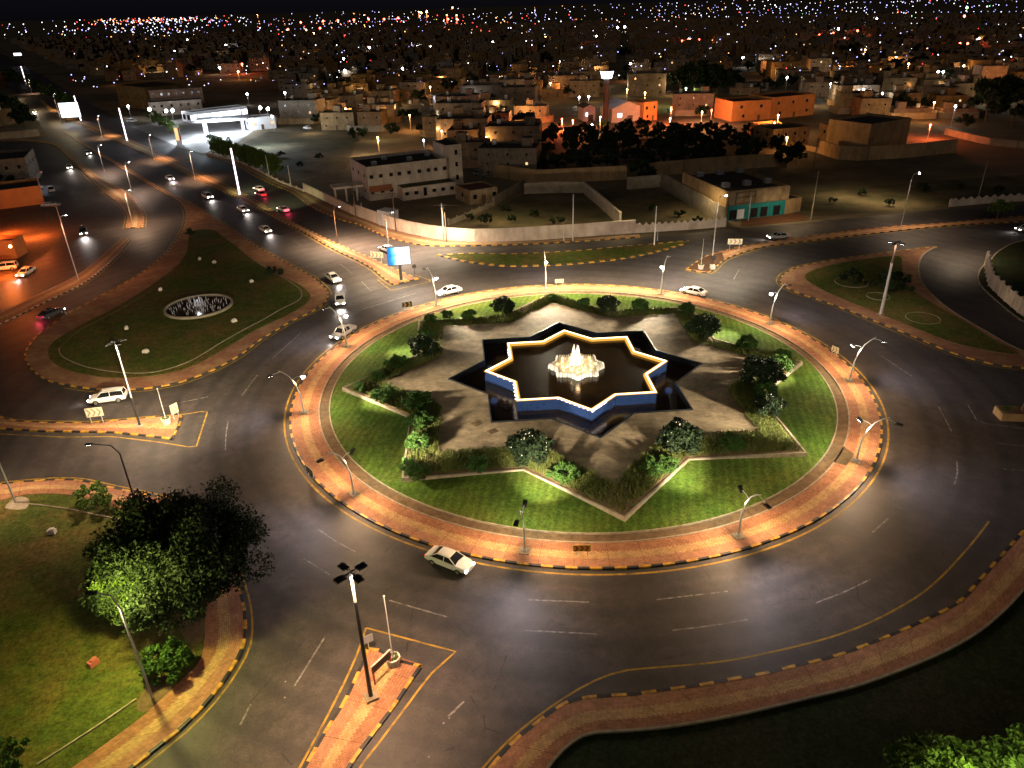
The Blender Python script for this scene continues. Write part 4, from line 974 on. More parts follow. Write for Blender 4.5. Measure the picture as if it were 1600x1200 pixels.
# white ring edgings
for k,(px,py,r) in enumerate(((1330,441,2.9),(1372,463,1.9),(1442,497,2.6))):
    c=G(px,py,.2); mb=MB(); P=[c+Vector((r*math.cos(2*math.pi*i/40),r*math.sin(2*math.pi*i/40),0)) for i in range(40)]
    P=P+[P[0]]; 
    for i in range(40):
        a,b_=P[i],P[i+1]; mb.tube([a-c,b_-c],.07,5,cap=False)
    o=mb.build('planting_ring',M['grey_wall']); o.location=c
    tag(o,['white ring edging round the spiky bush','small white ring edging below the weathered mast bush','white ring edging of the dry fountain on the right teardrop lawn'][k],'edging',group='ring edgings on the right teardrop lawn')
# shrubs on the star bed
SHR=[(745,735,1.25,0),(828,722,2.7,2),(880,750,1.4,0),(1058,705,2.6,2),(1145,702,1.3,0),(1018,742,1.3,0),(655,748,1.2,1),(655,700,1.4,0),(657,668,1.5,1),(652,640,1.7,0),(603,628,1.6,0),(563,612,.8,1),(590,594,1.0,0),(620,576,1.4,0),(662,555,2.1,2),(665,530,1.2,1),(672,505,1.1,0),(733,500,1.3,0),(786,490,2.0,2),(865,472,1.0,0),(912,480,1.2,1),(950,488,2.0,2),(1000,486,1.5,0),(1072,490,1.3,1),(1100,525,2.4,2),(1166,545,1.5,0),(1188,603,2.8,2),(1200,648,2.0,2),(1215,580,1.6,0),(1225,560,1.0,1),(700,497,1.0,1),(1196,622,1.5,0),(1040,735,1.2,1),(640,735,1.0,0)]
SHR.sort(key=lambda s:(math.atan2(G(s[0],s[1]).y-CEN.y,G(s[0],s[1]).x-CEN.x)+math.pi/2)%(2*math.pi))
PS=[]
for v in range(4):
    t=tree('shrub','x','shrub',(0,0,0),1.7,1.0,40+v,['leaf','leaf','leaf_dark','leaf'][v],trunk=.06,ncl=34,nlf=4500,leaf=.10,rz_=.85,cz=.85,clr=.36)
    if v in(2,):
        rs=random.Random(v); mb=MB()
        for k in range(22):
            a=rs.uniform(0,6.28); e=rs.uniform(0,1.3); q=(math.cos(a)*math.sin(e)*1.0,math.sin(a)*math.sin(e)*1.0,.9+.85*math.cos(e)); mb.ball(q,.03,seg=4,rings=3)
        mb.build('flowers',M['stone'],t)
    PS.append(t)
used=[False]*4
for k,(px,py,r,v) in enumerate(SHR):
    rs=random.Random(k*7); v=v if v else rs.choice((0,1,3))
    t=PS[v] if not used[v] else copy_tree(PS[v]); used[v]=True
    t.location=G(px,py,1.0); t.scale=(r,r*rs.uniform(.85,1.1),max(.8,r*.82)); t.rotation_euler=(0,0,rs.uniform(0,6))
    size='large round' if r>2.2 else ('mid-sized' if r>1.3 else 'small')
    tag(t,f'{size} dark green shrub in the star bed, {ordn(k)} counter-clockwise from the nearest tip','shrub','shrubs in the star-shaped bed')
for v in range(4):
    if not used[v]: PS[v].location=G(700,735,1.0); tag(PS[v],'small extra dark green shrub at the lower left of the star bed','shrub','shrubs in the star-shaped bed')
# low planting that fills the star bed: blades and small leaves
rs=np.random.RandomState(77); N_=90000
ang=rs.uniform(0,2*math.pi,N_); tt=rs.uniform(0,1,N_)
def sR(a,r,rn,rot):
    k=np.mod(np.degrees(a)-rot,45); t=np.radians(np.where(k<22.5,k,45-k)); g=R(22.5); return r*rn*math.sin(g)/(r*np.sin(t)+rn*np.sin(g-t))
r1=sR(ang,32.3,24.4,3.4); r2=sR(ang,27.4,20.9,3.4); rr=r1+(r2-r1)*tt
dens=np.sin(ang*9)+np.sin(ang*23+1)*.6+rs.normal(size=N_)*.8; keep=(dens>-.9)
back=np.sin(ang)>.2; keep&=~(back&(rs.uniform(size=N_)<.45)); ang=ang[keep]; rr=rr[keep]; tt=tt[keep]; n=len(ang)
base=np.stack([CEN.x+rr*np.cos(ang),CEN.y+rr*np.sin(ang),ZK+(ZP-.06-ZK)*tt],1)
hgt=rs.uniform(.25,.75,n)*(1+.35*np.sin(ang*13)); lean=rs.normal(size=(n,2))*.22
tip=base+np.concatenate([lean,hgt[:,None]],1); d=rs.normal(size=(n,2)); d/=np.linalg.norm(d,axis=1)[:,None]; w=np.concatenate([d*.075,np.zeros((n,1))],1)
mid=base*.5+tip*.5
q=np.stack([base-w*.6,base+w*.6,tip+w*.35,tip-w*.35],1).reshape(-1,3)
o=leafmesh('ground_cover',q,M['leaf_olive']); o['kind']='stuff'
q=leaves(0,0,0,1,1,1,8,10,.1,1)
# hedge strip at the back of the star (between lawn and plaza)
# park furniture: pale light boxes on lawns
for k,(px,py,s,l) in enumerate(((82,833,.75,'pale stone block on the bottom left lawn'),(147,1038,.8,'orange tinted stone block lying on the dry bottom left lawn'),(198,514,.8,'pale stone block left of the small fountain in the teardrop park'),(228,551,.85,'pale stone block nearest the lamp in the teardrop park'),(366,503,.8,'pale stone block right below the small fountain'),(251,454,.8,'pale stone block above left of the small fountain'),(335,411,.7,'pale stone block near the top of the teardrop park'),(393,441,.7,'pale stone block near the right side of the teardrop park'),(312,406,.7,'second stone block near the top of the teardrop park, left of its twin'))):
    mb=MB(); mb.box((0,0,.22),(s,s*.7,.44),rz=k); mb.box((.05,.03,.5),(s*.6,s*.5,.16),rz=k+.3)
    o=mb.build('stone_block',M['stone'] if k!=1 else M['car_red']); o.location=G(px,py,.16); tag(o,l,'block',group='stone blocks on the lawns')
# small fountain
c=G(311,480,.19); t=thing('round_fountain','round dark fountain with grey jets in the teardrop park','fountain',c)
mb=MB()
for i in range(48):
    a=2*math.pi*i/48; b_=2*math.pi*(i+1)/48
    for (r0,z0,r1,z1) in ((6.0,0,6.0,.45),(6.0,.45,5.65,.45),(5.65,.45,5.65,.05)):
        mb.face([(r0*math.cos(a),r0*math.sin(a),z0),(r0*math.cos(b_),r0*math.sin(b_),z0),(r1*math.cos(b_),r1*math.sin(b_),z1),(r1*math.cos(a),r1*math.sin(a),z1)])
mb.build('rim',M['grey_wall'],t)
mb=MB(); mb.poly([(5.7*math.cos(2*math.pi*i/48),5.7*math.sin(2*math.pi*i/48),.2) for i in range(48)]); mb.build('pool_water',M['water'],t)
mb=MB(); rnd=random.Random(8)
for k in range(130):
    a=rnd.uniform(0,6.28); r=rnd.uniform(.3,5)**1; h=rnd.uniform(.2,.8) if k>8 else rnd.uniform(1.2,2.2)
    if k<=8: r*=.25
    mb.tube([(r*math.cos(a),r*math.sin(a),.15),(r*math.cos(a)*1.03,r*math.sin(a)*1.03,.15+h)],[.09,.02],4)
mb.build('water_jets',M['grey_metal'],t)
light('POINT',(0,-.5,1.6),60,(.9,.9,1),size=.3,parent=t)
# ------------------------------------------------------------------ buildings
USED=[]     # (x,y,r) taken spots
def wall_run(pts,h,label,mat='white_wall',th=.3,name='boundary_wall',z0=-.03,posts=0,coping=True,group=None,world=None):
    W0=world or W_(pts); c=W0[len(W0)//2].copy(); c.z=0
    t=thing(name,label,'wall',c,0,group); P=[p-c for p in W0]; P=resample(P,max(2,int(arc(P)[-1]/6)+1)) if len(P)>2 else P
    A=offset(P,th/2); B=offset(P,-th/2); mb=MB()
    for i in range(len(P)-1):
        a,b_,c_,d=A[i],A[i+1],B[i+1],B[i]; f=lambda p,z:(p.x,p.y,z)
        mb.face([f(d,z0),f(c_,z0),f(c_,h),f(d,h)]); mb.face([f(b_,z0),f(a,z0),f(a,h),f(b_,h)]); mb.face([f(d,h),f(c_,h),f(b_,h),f(a,h)])
    for a,b_ in ((A[0],B[0]),(B[-1],A[-1])): mb.face([(a.x,a.y,z0),(b_.x,b_.y,z0),(b_.x,b_.y,h),(a.x,a.y,h)])
    mb.build('wall_face',M[mat],t)
    if coping:
        A=offset(P,th/2+.06); B=offset(P,-th/2-.06); mb=MB()
        for i in range(len(P)-1):
            a,b_,c_,d=A[i],A[i+1],B[i+1],B[i]
            mb.face([(p.x,p.y,h+.10) for p in (d,c_,b_,a)]); mb.face([(d.x,d.y,h),(c_.x,c_.y,h),(c_.x,c_.y,h+.1),(d.x,d.y,h+.1)]); mb.face([(b_.x,b_.y,h),(a.x,a.y,h),(a.x,a.y,h+.1),(b_.x,b_.y,h+.1)])
        mb.build('coping',M[mat],t)
    if posts:
        T=arc(P)[-1]; Q=resample(P,min(99,int(T/posts)+1))
        for q in Q: mb=MB(); mb.box((q.x,q.y,(h+.35)/2),(.42,.42,h+.35)); mb.build('post',M[mat],t)
    return t
wall_run([(555,337),(590,350),(620,361),(650,368),(695,376),(745,379),(800,377),(850,374),(900,371),(950,367),(992,364)],3.0,'long white boundary wall behind the back road','white_wall')
wall_run([(475,298),(510,315),(530,325),(555,337)],2.2,'lower white wall before the white building','white_wall')
wall_run([(325,242),(372,253),(402,267),(434,284),(475,300)],.7,'low pale wall along the outbound boulevard lane','white_wall',posts=5,coping=False)
def scallop(pts,h,label,n):
    W0=resample(W_(pts),n+1); c=W0[0].copy(); t=thing('scalloped_wall',label,'wall',c,0,'scalloped white walls'); mb=MB()
    for i in range(n):
        a,b_=W0[i]-c,W0[i+1]-c; d=(b_-a); nn=Vector((-d.y,d.x,0)).normalized()*.1
        prof=[(0,h-.5),(.18,h-.35),(.35,h-.05),(.5,h+.15),(.65,h-.05),(.82,h-.35),(1,h-.5)]
        for s in (-1,1):
            pts_=[a+nn*s+Vector((0,0,-.03))]+[b_+nn*s+Vector((0,0,-.03))]+[a+d*u+nn*s+Vector((0,0,v)) for u,v in prof[::-1]]
            mb.face(pts_ if s<0 else pts_[::-1])
        for j in range(6):
            u0,v0=prof[j]; u1,v1=prof[j+1]; mb.face([a+d*u0-nn+Vector((0,0,v0)),a+d*u1-nn+Vector((0,0,v1)),a+d*u1+nn+Vector((0,0,v1)),a+d*u0+nn+Vector((0,0,v0))])
    mb.build('wall_face',M['white_wall'],t); mb=MB(); m_=W0[0]-c; e=W0[-1]-c
    mb.box((m_.x,m_.y,h/2),(.5,.5,h)); mb.build('end_post',M['white_wall'],t); mb=MB(); mb.box((e.x,e.y,h/2),(.5,.5,h)); mb.build('end_post',M['white_wall'],t)
scallop([(994,364),(1040,361),(1085,358),(1132,354)],2.2,'white wall with scalloped top beside the teal shop',14)
scallop([(1484,323),(1540,318),(1600,314),(1680,308)],2.0,'white wall with scalloped top at the far right behind the small tree',16)
wall_run([(701,352),(725,343),(745,333),(771,322)],1.3,'low pale fence with square posts running back behind the white wall','grey_wall',posts=3.2,coping=False)
wall_run([(771,322),(795,308),(819,294)],2.4,'rough grey wall running back from the low fence','grey_wall')
wall_run([(819,303),(865,301),(914,301)],3.0,'tan wall closing the back of the walled lot','grey_wall')
wall_run([(914,303),(940,325),(969,352)],3.0,'long pale wall running diagonally between the two empty lots','white_wall',th=.5)
wall_run([(762,275),(805,282),(835,287),(880,285),(942,282),(979,280)],4.0,'curving tan wall below the dark grove','tan_wall')
wall_run([(1000,278),(1023,275),(1074,270),(1145,264),(1220,260)],4.0,'long tan wall behind the flat roofed shop','tan_wall')
wall_run([(979,296),(1005,294),(1031,292)],3.4,'short pale wall piece left of the long shop roof','grey_wall')
wall_run([(1032,292),(1080,322),(1131,354)],4.2,'tall tan side wall running back beside the teal shop','grey_wall')
wall_run([(1279,239),(1307,249),(1335,251),(1360,250),(1420,246),(1492,238)],4.2,'tan compound wall on the bend of the far right street','tan_wall')
wall_run([(1186,218),(1235,229),(1279,239)],1.6,'low wall on the left side of the far right compound','tan_wall')
wall_run([(1475,210),(1540,226),(1640,236)],2.2,'low wall in the dark at the far right','grey_wall')
wall_run([(-60,223),(0,218),(50,214),(63,212)],3.0,'ochre wall at the left edge beyond the parking road','tan_wall')
wall_run([(762,273),(800,268),(840,262)],3.2,'yard wall left of the dark grove','grey_wall')
# white panel fence right
t=wall_run([(1539,415),(1541,432),(1546,450),(1570,472),(1600,497),(1660,540)],2.6,'pale panel fence curving across the dark plot at the right edge','white_wall',th=.12,posts=2.6,coping=False,name='panel_fence')

def house(pL,pR,depth,h,wall,label,roof='roof',storeys=2,ncols=5,lit=0,parapet=.8,extras=(),name='house',cat='building',group=None,world=None,winw=1.1,winh=1.2,side=True,windows=True,door=True,yaw=None,lm='glass_lit'):
    if world: A,Bp=world
    else: A,Bp=G(*pL),G(*pR)
    d=Bp-A; w=d.length; rz=math.atan2(d.y,d.x); c=(A+Bp)/2; nrm=Vector((-math.sin(rz),math.cos(rz),0)); USED.append((c.x+nrm.x*depth/2,c.y+nrm.y*depth/2,max(w,depth)*.62+2))
    t=thing(name,label,cat,A,rz,group); mb=MB()
    mb.face([(0,0,-.05),(w,0,-.05),(w,0,h),(0,0,h)]); mb.face([(w,0,-.05),(w,depth,-.05),(w,depth,h),(w,0,h)]); mb.face([(w,depth,-.05),(0,depth,-.05),(0,depth,h),(w,depth,h)]); mb.face([(0,depth,-.05),(0,0,-.05),(0,0,h),(0,depth,h)])
    e=.25
    for q in (((0,0),(w,0),(w-e,e),(e,e)),((w,0),(w,depth),(w-e,depth-e),(w-e,e)),((w,depth),(0,depth),(e,depth-e),(w-e,depth-e)),((0,depth),(0,0),(e,e),(e,depth-e))): mb.face([(x,y,h) for x,y in q])
    for (x0,y0,x1,y1) in ((e,e,w-e,e),(w-e,e,w-e,depth-e),(w-e,depth-e,e,depth-e),(e,depth-e,e,e)): mb.face([(x0,y0,h-parapet),(x0,y0,h),(x1,y1,h),(x1,y1,h-parapet)])
    mb.build('walls',M[wall] if isinstance(wall,str) else wall,t)
    mb=MB(); mb.face([(e,e,h-parapet),(w-e,e,h-parapet),(w-e,depth-e,h-parapet),(e,depth-e,h-parapet)]); mb.build('roof',M[roof],t)
    rs=random.Random(int(abs(A.x*7+A.y*13)))
    if windows:
        sh=(h-parapet)/storeys
        for s in range(storeys):
            for k in range(ncols):
                x=w*(k+.5+rs.uniform(-.12,.12))/ncols; z=sh*(s+.55)
                if s==0 and door and k==ncols//2:
                    mb=MB(); mb.box((x,-.04,1.1),(1.2,.1,2.2)); mb.build('door',M['rust'],t); continue
                mb=MB(); mb.box((x,-.03,z),(winw+.2,.08,winh+.2)); fr=mb.build('window',M['kerb_plain'],t)
                mb=MB(); mb.box((x,-.075,z),(winw,.03,winh)); mb.build('pane',M[lm] if rs.random()<lit else M['glass_dark'],fr)
            if side:
                for k in range(max(1,int(depth/5))):
                    y=depth*(k+.5)/max(1,int(depth/5)); z=sh*(s+.55)
                    for xx in (-.03,w+.03):
                        mb=MB(); mb.box((xx,y,z),(.08,winw+.1,winh+.1)); fr=mb.build('window',M['kerb_plain'],t); mb=MB(); mb.box((xx+(-.045 if xx<0 else .045),y,z),(.03,winw-.1,winh-.1)); mb.build('pane',M['glass_dark'],fr)
    return t
# white two-storey building -----------------------------------------
t=house((578,314),(705,297),17,9.3,'white_wall','large cream two-storey building with dark flat roof behind the white wall',ncols=9,winw=1.0,winh=.9,parapet=.9)
Lw=(G(705,297)-G(578,314)).length
mb=MB(); mb.box((Lw+1.5,5,6.3),(5,10,12.8)); s=mb.build('stair_tower',M['white_wall'],t)
mb=MB(); mb.box((Lw+1.5,5,12.75),(4.2,9.2,.08)); mb.build('tower_roof',M['roof'],s)
for z in (3.5,7.2,10.6):
    mb=MB(); mb.box((Lw+2.2,-.05,z),(.8,.1,1.3)); mb.build('tower_window',M['glass_dark'],s)
mb=MB(); mb.box((Lw*.66,-2.6,1.7),(Lw*.66,5,3.5)); s=mb.build('front_annex',M['white_wall'],t)
mb=MB(); mb.box((Lw*.66,-2.6,3.5),(Lw*.66-.5,4.5,.06)); mb.build('annex_roof',M['lot'],s)
for k in range(6):
    mb=MB(); mb.box((Lw*(.38+.11*k),-5.13,1.8),(1.1 if k!=2 else 1.0,.1,.9 if k!=2 else 2.3)); mb.build('annex_window',M['glass_dark'],s)
mb=MB(); mb.box((3.4,-.35,3.2),(6.4,.7,1.6)); mb.build('sign_board',M['brown_panel'],t)
p=G(545,312); t2=thing('entrance_porch','pale entrance porch on columns left of the cream two-storey building','porch',p,.35)
mb=MB(); mb.box((0,0,4.0),(8.5,5,.6)); mb.build('canopy',M['white_wall'],t2)
for (x,y) in ((-3.8,-2.1),(-.8,-2.1),(2.2,-2.1),(3.8,2.1)): mb=MB(); mb.box((x,y,1.85),(.5,.5,3.7)); mb.build('column',M['white_wall'],t2)
for k,(x,y) in enumerate(((4,6),(9,12),(15,7),(22,11))):
    mb=MB(); mb.box((x,y,9.0),(1.5,1.1,1.0)); mb.box((x+.2,y,9.55),(.9,.7,.12)); mb.build('air_conditioner',M['grey_metal'],t)
# small houses near it
house((735,320),(778,313),9,3.8,WALLS[0],'low house with brown roof right of the cream two-storey building',roof='roof_brown',storeys=1,ncols=3,parapet=.3)
# grey kiosk behind the wall
p=G(608,352); t=thing('metal_shed','grey corrugated shed standing just behind the white wall','shed',p,-.6)
mb=MB(); mb.box((0,0,1.9),(4.2,3,3.8)); mb.build('walls',M['grey_metal'],t); mb=MB(); mb.box((0,0,3.85),(4.5,3.3,.12)); mb.build('roof',M['grey_metal'],t)
# teal shop -------------------------------------------------------------
A=G(1132,345); Bp=G(1227,334); d=Bp-A; w=d.length; rz=math.atan2(d.y,d.x)
back=G(1060,272,7.0); dep=min(75,(back-G(1130,303,7.0)).length)
USED.append((1e9,0,0))
t=thing('teal_shop','long flat roofed shop with cream upper front and teal lower front','shop',A,rz)
q=Matrix.Rotation(-rz,3,'Z')@(back-G(1130,303,7.0)); sx,sy=q.x,q.y
def sk(x,y): return (x+sx*y/sy, y)
mb=MB()
c4=[sk(0,0),sk(w,0),sk(w,sy),sk(0,sy)]
for i in range(4):
    a,b_=c4[i],c4[(i+1)%4]; mb.face([(*a,-.05),(*b_,-.05),(*b_,7.0),(*a,7.0)])
    m0=lambda p:((p[0]-w/2)*.975+w/2+(0),p[1]*.97+sy*.015)
cc=[sk(.35,.35),sk(w-.35,.35),sk(w-.35,sy-.35),sk(.35,sy-.35)]
for i in range(4):
    a,b_=c4[i],c4[(i+1)%4]; a2,b2=cc[i],cc[(i+1)%4]; mb.face([(*a,7.0),(*b_,7.0),(*b2,7.0),(*a2,7.0)]); mb.face([(*a2,6.1),(*a2,7.0),(*b2,7.0),(*b2,6.1)])
mb.build('walls',M['tan_wall'],t); mb=MB(); mb.face([(*p,6.1) for p in cc]); mb.build('roof',M['roof'],t)
mb=MB(); mb.box((w*.52,-.12,5.3),(w*.98,.24,3.2)); mb.build('upper_front',WALLS[0],t)
mb=MB(); mb.box((w*.5,-.10,1.75),(w*.94,.2,3.5)); mb.build('teal_front',M['teal'],t)
for k,x in enumerate((.12,.24,.46,.62,.83)):
    mb=MB(); mb.box((w*x,-.24,1.3),(1.9,.08,2.3)); mb.build('shutter',M['glass_dark'] if k!=1 else M['station_white'],t)
mb=MB()
for x in (2.2,7.6): mb.box((x,-.5,5.2),(.12,.12,2.9))
for z in (4.0,5.4,6.6): mb.box((4.9,-.5,z),(5.5,.1,.1))
mb.build('sign_frame',M['darkmetal'],t)
for k in range(6):
    x,y=sk(4+(k%3)*6,8+(k//3)*14); mb=MB(); mb.box((x,y,6.65),(1.8,1.3,1.1)); mb.box((x,y,7.25),(1.1,.9,.1)); mb.build('air_conditioner',M['grey_metal'],t)
mb=MB(); mb.box((w*.3,-2.2,3.0),(.16,.16,6)); mb.build('awning_post',M['steel'],t)
house((1228,334),(1250,330),7,3.6,M['tan_wall'],'low tan annex at the right end of the teal shop',storeys=1,ncols=1,windows=False,parapet=.2)
# right compound houses
house((1312,238),(1340,236),14,7.8,WALLS[1],'tan block house inside the far right compound, left one',storeys=2,ncols=3)
house((1352,246),(1414,234),16,10.5,'tan_wall','tall tan block with blank front inside the far right compound',storeys=3,ncols=4,windows=False)
house((1205,232),(1262,226),11,6.5,WALLS[2],'dim brown house at the street corner left of the compound gate',storeys=2,ncols=4)
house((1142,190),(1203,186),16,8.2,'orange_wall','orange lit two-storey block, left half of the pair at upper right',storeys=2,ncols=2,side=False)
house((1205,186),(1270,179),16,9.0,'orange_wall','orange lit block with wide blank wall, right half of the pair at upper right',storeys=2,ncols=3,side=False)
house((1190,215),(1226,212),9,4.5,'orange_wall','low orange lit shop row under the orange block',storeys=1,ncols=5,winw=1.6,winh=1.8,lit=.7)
# grey gabled hall
def gable(pL,pR,depth,h,rise,wall,roof,label):
    A,Bp=G(*pL),G(*pR); d=Bp-A; w=d.length; rz=math.atan2(d.y,d.x); USED.append(((A+Bp).x/2,(A+Bp).y/2+depth/2,w*.7))
    t=thing('gabled_hall',label,'building',A,rz); mb=MB()
    mb.face([(0,0,0),(w,0,0),(w,0,h),(w/2,0,h+rise),(0,0,h)]); mb.face([(w,depth,0),(0,depth,0),(0,depth,h),(w/2,depth,h+rise),(w,depth,h)]); mb.face([(w,0,0),(w,depth,0),(w,depth,h),(w,0,h)]); mb.face([(0,depth,0),(0,0,0),(0,0,h),(0,depth,h)])
    mb.build('walls',M[wall],t); mb=MB(); o=.5
    for (a,b_) in (((-o,h-.2),(w/2,h+rise+.12)),((w/2,h+rise+.12),(w+o,h-.2))):
        mb.face([(a[0],-o,a[1]),(b_[0],-o,b_[1]),(b_[0],depth+o,b_[1]),(a[0],depth+o,a[1])]); mb.face([(a[0],-o,a[1]-.15),(b_[0],-o,b_[1]-.15),(b_[0],-o,b_[1]),(a[0],-o,a[1])])
    mb.build('roof',M[roof],t)
    mb=MB(); mb.box((w*.25,-.1,h*.5),(w*.14,.2,1.6)); mb.build('lit_window',M['shopglow'],t)
    mb=MB(); mb.box((w*.6,-.06,1.4),(2.4,.12,2.8)); mb.build('door',M['darkmetal'],t)
gable((956,192),(1003,189),16,6,2.6,'grey_metal','grey_metal','grey gabled hall with a lit window above the dark grove')
gable((912,190),(930,189),10,6,1.2,'grey_metal','roof','small grey building beside the water tower')
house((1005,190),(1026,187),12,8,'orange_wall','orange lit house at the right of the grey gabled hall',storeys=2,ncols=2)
house((678,168),(735,164),9,6,'grey_metal','bluish lit workshop with bright lamps above the tan wall',storeys=1,ncols=4,winw=3,winh=2.6,lit=.0)
for k,px in enumerate((682,690,704,722)): single(px,168.5,4.2,'bright white wall lamp on the bluish workshop, '+ORD[k]+' from the left',650,(.75,.86,1),z0=0,ball=.45,lean=.2)
wall_run([(716,186),(760,180),(805,178)],4.5,'tan wall right of the bluish workshop','tan_wall')
for k,(px,py) in enumerate(((236,184),(262,187),(272,186),(408,182),(420,184))): single(px,py+4,5.5,'blazing white lamp by the petrol station, '+ORD[k]+' from the left',2500,(.78,.88,1),z0=0,ball=.75,lean=.2)
# water tower
p=G(946,192); t=thing('water_tower','dark water tower with brightly lit white tank','water tower',p)
mb=MB(); mb.tube([(0,0,0),(0,0,19)],[1.3,1.2],14); mb.build('shaft',M['roof'],t)
mb=MB(); mb.tube([(0,0,18.5),(0,0,21.3)],[2.1,2.8],18); mb.build('tank',M['whiteglow'],t); mb=MB(); mb.tube([(0,0,21.3),(0,0,21.6)],2.9,18); mb.build('tank_roof',M['grey_metal'],t)  # tank glows by itself in place of light falling on it
# left edge buildings
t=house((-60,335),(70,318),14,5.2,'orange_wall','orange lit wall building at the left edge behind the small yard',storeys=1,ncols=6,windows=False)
t=house((-40,300),(52,291),20,9,WALLS[4],'dark shop building at the left edge beside the parked cars',storeys=2,ncols=4,lit=.2)
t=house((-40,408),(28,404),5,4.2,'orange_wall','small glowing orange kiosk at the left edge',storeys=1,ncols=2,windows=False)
light('POINT',G(10,398,5.0)+Vector((0,-2.4,.2)),3200,(1,.20,.03),size=.4,name='kiosk_lamp_light'); light('POINT',G(8,349,2.6),3000,(1,.17,.02),size=.4,name='wall_fill_light'); light('POINT',G(8,416,2.2),1300,(1,.16,.02),size=.4,name='wall_fill_light'); light('POINT',G(45,350,3.5),3600,(1,.20,.04),size=.4,name='yard_fill_light'); light('POINT',G(-20,372,4),3000,(1,.20,.04),size=.4,name='yard_fill_light')  # wall and yard fills are added to redden walls and ground
p=G(16,385,4.6); mb=MB(); mb.ball((0,0,0),.3); o=mb.build('globe_lamp',M['lens_warm']); o.location=p; tag(o,'small bright globe lamp on the roof of the glowing orange kiosk','lamp')
light('SPOT',G(40,264,6),2600,(.8,.88,1),d=(.2,-.3,-1),angle=120,blend=1,size=.4,name='shop_lamp_light')
# petrol station ------------------------------------------------------
house((188,166),(234,172),26,12,WALLS[5],'brown block beside the petrol station with blank left wall',storeys=3,ncols=4)
house((236,182),(318,176),16,7,'white_wall','pale lower wing behind the petrol station trees',storeys=2,ncols=6)
house((240,176),(322,170),12,11.5,WALLS[3],'wide brown building behind the petrol station, its upper storeys dark',storeys=3,ncols=7)
house((300,192),(388,181),10,5.0,'station_white','brightly lit shop row of the petrol station',storeys=1,ncols=9,winw=3.0,winh=2.4,lit=1.0,door=False,lm='shopglow')
house((392,204),(432,200),9,5.5,'station_white','white end building of the petrol station with two lamps on top',storeys=1,ncols=3,lit=.5)
p=G(352,208); t=thing('petrol_canopy','brightly lit white petrol station canopy on columns','canopy',p,.22)
mb=MB(); mb.box((0,0,6.1),(22,11,1.1)); mb.build('canopy_roof',M['station_white'],t)
for x in (-8,8):
    for y in (-3.5,3.5): mb=MB(); mb.box((x,y,2.8),(.7,.7,5.6)); mb.build('column',M['station_white'],t)
for x in (-8,0,8): 
    for y in (-3,3): mb=MB(); mb.box((x,y,5.5),(1.2,1.2,.08)); mb.build('downlight',M['whiteglow'],t)
for x in (-8,8):
    mb=MB(); mb.box((x,0,.15),(1.6,7,.3)); isl=mb.build('pump_island',M['kerb_plain'],t)
    for y in (-1.6,1.6): mb=MB(); mb.box((x,y,1.2),(.9,.6,1.8)); mb.build('fuel_pump',M['station_white'],isl)
for x in (-8,0,8): light('POINT',(x,-1,4.6),5000,(.78,.88,1),size=.6,parent=t)
light('SPOT',(-2,-9,9),26000,(.78,.88,1),d=(0,-.4,-1),angle=150,blend=1,size=.6,parent=t)
light('POINT',G(275,195,7),9000,(.8,.9,1),size=.6,name='station_lamp_light'); light('POINT',G(405,198,8),12000,(.75,.88,1),size=.6,name='station_lamp_light'); light('POINT',G(345,180,8)+Vector((0,-6,0)),12000,(.8,.9,1),size=.6,name='station_lamp_light')
p=G(281,226); t=thing('price_totem','lit yellow and red price totem at the petrol station entrance','sign',p,.3)
mb=MB(); mb.box((0,0,3.8),(2.2,.6,7.6)); mb.build('housing',M['station_white'],t); mb=MB(); mb.box((-.3,-.33,4.2),(1.2,.06,5)); mb.build('lit_panel',M['glass_lit'],t); mb=MB(); mb.box((.8,-.33,4.2),(.5,.06,5)); mb.build('red_panel',M['red_sign'],t)
for k,(px,py) in enumerate(((242,193),(250,198),(258,203),(267,209),(275,213))):
    tree('station_tree','round green tree in the row by the petrol station, '+ORD[k]+' from the left','tree',G(px,py),6.0,3.0,60+k,'leaf_bright',trunk=.15,ncl=18,nlf=1400,leaf=.3,rz_=2.0,group='trees by the petrol station')
for k in range(12):
    a=G(325,240); b_=G(418,276); p=a.lerp(b_,k/11)
    tree('hedge_tree','clipped green tree in the row by the boulevard wall, '+ordn(k)+' from the left','tree',p+Vector((2,3,0)),6.2,3.0,80+k,'leaf_bright',trunk=.12,ncl=26,nlf=2200,leaf=.30,rz_=3.0,group='row of trees by the boulevard wall')
for (px,py) in ((345,262),(400,282)): light('SPOT',G(px-4,py+2,9),9000,(.95,1,.5),d=(.3,1.2,-.75),angle=62,blend=1,size=.5,name='hedge_fill_light')  # spots added to brighten the tree row
rs=random.Random(4)
for k in range(16):
    f=k/15; px=18+104*f; py=124+50*f; 
    tree('avenue_tree','tree in the dense avenue row at the upper left, '+ordn(k)+' from the far end','tree',G(px-14,py-6-rs.uniform(0,8)),rs.uniform(5,6.5),rs.uniform(3.2,4.4),100+k,'leaf_bright' if k%2 else 'leaf',trunk=.2,ncl=16,nlf=1100,leaf=.5,rz_=3,group='avenue trees at the upper left')
for (px,py) in ((20,135),(50,150),(80,165),(104,178)): light('POINT',G(px,py,7.5),1700,(1,.72,.36),size=.6,name='avenue_fill_light')  # points added to brighten the avenue trees
